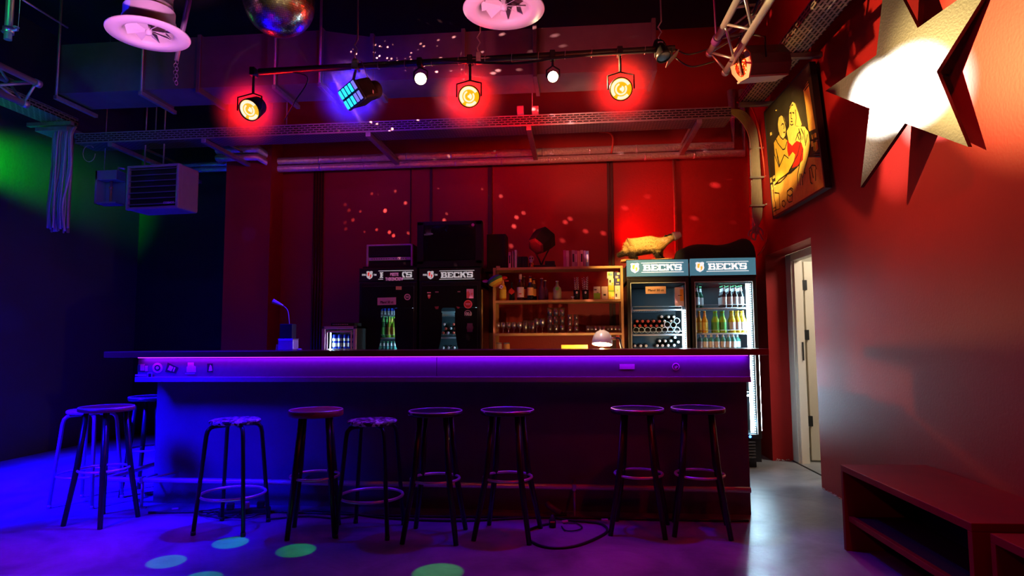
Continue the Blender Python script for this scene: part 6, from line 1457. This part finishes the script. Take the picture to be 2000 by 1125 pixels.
spot('magenta floor light', (-3.6, 1.2, 4.2), at(-20, 1120, Z=0), (1, 0, .4), 350, 26, 1.0, .05)
spot('red top wall light', (-.5, 5.35, 3.05), (-.3, 7.2, 3.75), RED, 45, 100, 1.0, .1)
# green beams to the floor
gsrc = Vector((-.9, 1.6, 4.2))
for (px, py), s_ in (((450, 1060), 2.6), ((325, 1097), 2.6), ((578, 1075), 2.9), ((855, 1119), 3.6), ((395, 1130), 2.6)):
    spot('green beam', gsrc, at(px, py, Z=0), (.0, 1, .03), 700, s_, .35, .002)
# blue beams on dark surfaces
for tg, s_ in ((P(486, 457, 6.9), 1.6), (P(331, 486, RC), 2.2), (at(15, 620, X=XL), 2.4), (at(63, 812, X=XL), 3.4)):
    spot('blue beam', (-1.4, 1.2, 3.8), tg, (.0, .01, 1), 500, s_, .3, .002)
# sparkles thrown by the mirror ball towards the back wall
sp_ = spot('mirror ball sparkle', mbp_ + Vector((.06, .28, -.08)), (-.2, 7.2, 2.9), (1, .35, .32), 2600, 100, .6, .003)
sp_.data.use_nodes = True; nt = sp_.data.node_tree; em = nt.nodes.get('Emission') or nt.nodes.new('ShaderNodeEmission')
tc = nt.nodes.new('ShaderNodeTexCoord'); vo = nt.nodes.new('ShaderNodeTexVoronoi'); vo.inputs['Scale'].default_value = 22; vo.inputs['Randomness'].default_value = .95
mr = nt.nodes.new('ShaderNodeMapRange'); mr.inputs['From Min'].default_value = .22; mr.inputs['From Max'].default_value = .06; mr.inputs['To Min'].default_value = 0; mr.inputs['To Max'].default_value = 1
vo2 = nt.nodes.new('ShaderNodeTexNoise'); vo2.inputs['Scale'].default_value = 6
mr2 = nt.nodes.new('ShaderNodeMapRange'); mr2.inputs['From Min'].default_value = .48; mr2.inputs['From Max'].default_value = .62
mu = nt.nodes.new('ShaderNodeMath'); mu.operation = 'MULTIPLY'; mu2 = nt.nodes.new('ShaderNodeMath'); mu2.operation = 'MULTIPLY'; mu2.inputs[1].default_value = 1.0
nt.links.new(tc.outputs['Normal'], vo.inputs['Vector']); nt.links.new(vo.outputs['Distance'], mr.inputs['Value']); nt.links.new(tc.outputs['Normal'], vo2.inputs['Vector']); nt.links.new(vo2.outputs['Fac'], mr2.inputs['Value'])
nt.links.new(mr.outputs['Result'], mu.inputs[0]); nt.links.new(mr2.outputs['Result'], mu.inputs[1]); nt.links.new(mu.outputs[0], mu2.inputs[0]); nt.links.new(mu2.outputs[0], em.inputs['Strength'])
# added red spot throwing the shelf spotlight's round shadow on the back wall
S_ = P(1150, 450, RB); 
LS_ = S_ + (P(1057, 472, 6.54) - S_) * 1.35
spot('added shadow spot', LS_, S_ + Vector((.55, 0, .25)), RED, 8, 100, .9, .012)
# red lamp behind the badger against the wall
pr_ = D.lights.new('red wall lamp', 'SPOT')
spot('red wall lamp', P(1190, 478, 6.75), P(1310, 420, RB), RED, 55, 100, .9, .03)
# red / magenta wash in front of the bar
spot('red front wash', (.8, .2, 4.2), (-.3, 2.6, 0), RED, 20, 75, .9, .08)
spot('violet right wash', (-2.5, .5, 3.6), (1.9, 3.6, 1.3), (1, .0, .16), 60, 60, .9, .1)
spot('red bench wash', (1.25, 2.2, 4.5), (1.85, 3.3, .6), (1, .0, .01), 170, 75, .9, .08)
# pinkish light on the diffusers from below
for dx_, c_ in ((at(290, 70, Z=3.2), (1, .30, .75)), (at(984, 22, Z=3.2), (1, .26, .42))): spot('diffuser light', (-1.3, 1.6, .9), dx_, c_, 750, 13, .5, .1)

# ------------------------------------------------------------------ glow round the stage lamps
# ------------------------------------------------------------------ added scattering balls imitating lens bloom round the stage lamps
def point(name, p, col, power, size=.03):
    l = D.lights.new(name, 'POINT'); l.energy = power; l.color = col; l.shadow_soft_size = size
    o = D.objects.new(name, l); COL.objects.link(o); o.location = p; return o
hz_m = D.materials.new('stage haze'); hz_m.use_nodes = True; nt = hz_m.node_tree; nt.nodes.clear()
o_ = nt.nodes.new('ShaderNodeOutputMaterial'); vs_ = nt.nodes.new('ShaderNodeVolumeScatter'); vs_.inputs['Density'].default_value = .5
tch = nt.nodes.new('ShaderNodeTexCoord'); ln_ = nt.nodes.new('ShaderNodeVectorMath'); ln_.operation = 'LENGTH'
sc3 = nt.nodes.new('ShaderNodeVectorMath'); sc3.operation = 'MULTIPLY'; sc3.inputs[1].default_value = (1 / .36, 1 / .24, 1 / .36)
mh = nt.nodes.new('ShaderNodeMapRange'); mh.interpolation_type = 'SMOOTHERSTEP'; mh.inputs['From Min'].default_value = 0; mh.inputs['From Max'].default_value = 1.0; mh.inputs['To Min'].default_value = 9.0; mh.inputs['To Max'].default_value = 0
nt.links.new(tch.outputs['Object'], sc3.inputs[0]); nt.links.new(sc3.outputs[0], ln_.inputs[0]); nt.links.new(ln_.outputs['Value'], mh.inputs['Value']); nt.links.new(mh.outputs['Result'], vs_.inputs['Density'])
nt.links.new(vs_.outputs[0], o_.inputs['Volume'])
for p, col, pw, r, lab in ((reds[0][1], RED, 19, .37, 'added scattering ball imitating the red lens bloom of the left red stage light'), (reds[1][1], RED, 25, .37, 'added scattering ball imitating the red lens bloom of the middle red stage light'), (reds[2][1], RED, 25, .37, 'added scattering ball imitating the red lens bloom of the right red stage light'), (pb, BLUE, 28, .37, 'added scattering ball imitating the blue lens bloom of the blue effect light')):
    c = p + (p - CAMP).normalized() * (.56 if col is BLUE else .44)
    o = MB().sphere((0, 0, 0), r, 24, 16, sc=(1, .67, 1)).build('lamp_halo', hz_m, loc=c); tag(o, lab, 'lamp_halo', kind='stuff')
    point('halo fill light', c, col, pw)  # added light inside each ball, no real lamp stands here
for p in (pw1, pw2): point('warm duct fill', p + Vector((0, .22, .02)), (1, .62, .25), .35)  # added point lights warming the duct behind the white lamps

# ------------------------------------------------------------------ world, view
w = D.worlds.new('world'); scene.world = w; w.use_nodes = True
w.node_tree.nodes['Background'].inputs['Color'].default_value = (0, 0, 0, 1)
vs = scene.view_settings; vs.view_transform = 'Standard'; vs.look = 'None'; vs.gamma = 1; vs.use_curve_mapping = False; vs.exposure = 0
scene.display_settings.display_device = 'sRGB'
cy_ = scene.cycles
cy_.max_bounces = 6; cy_.diffuse_bounces = 3; cy_.glossy_bounces = 3; cy_.transmission_bounces = 4; cy_.transparent_max_bounces = 10; cy_.volume_bounces = 0
cy_.sample_clamp_indirect = 3; cy_.use_denoising = True
cy_.caustics_reflective = False; cy_.caustics_refractive = False
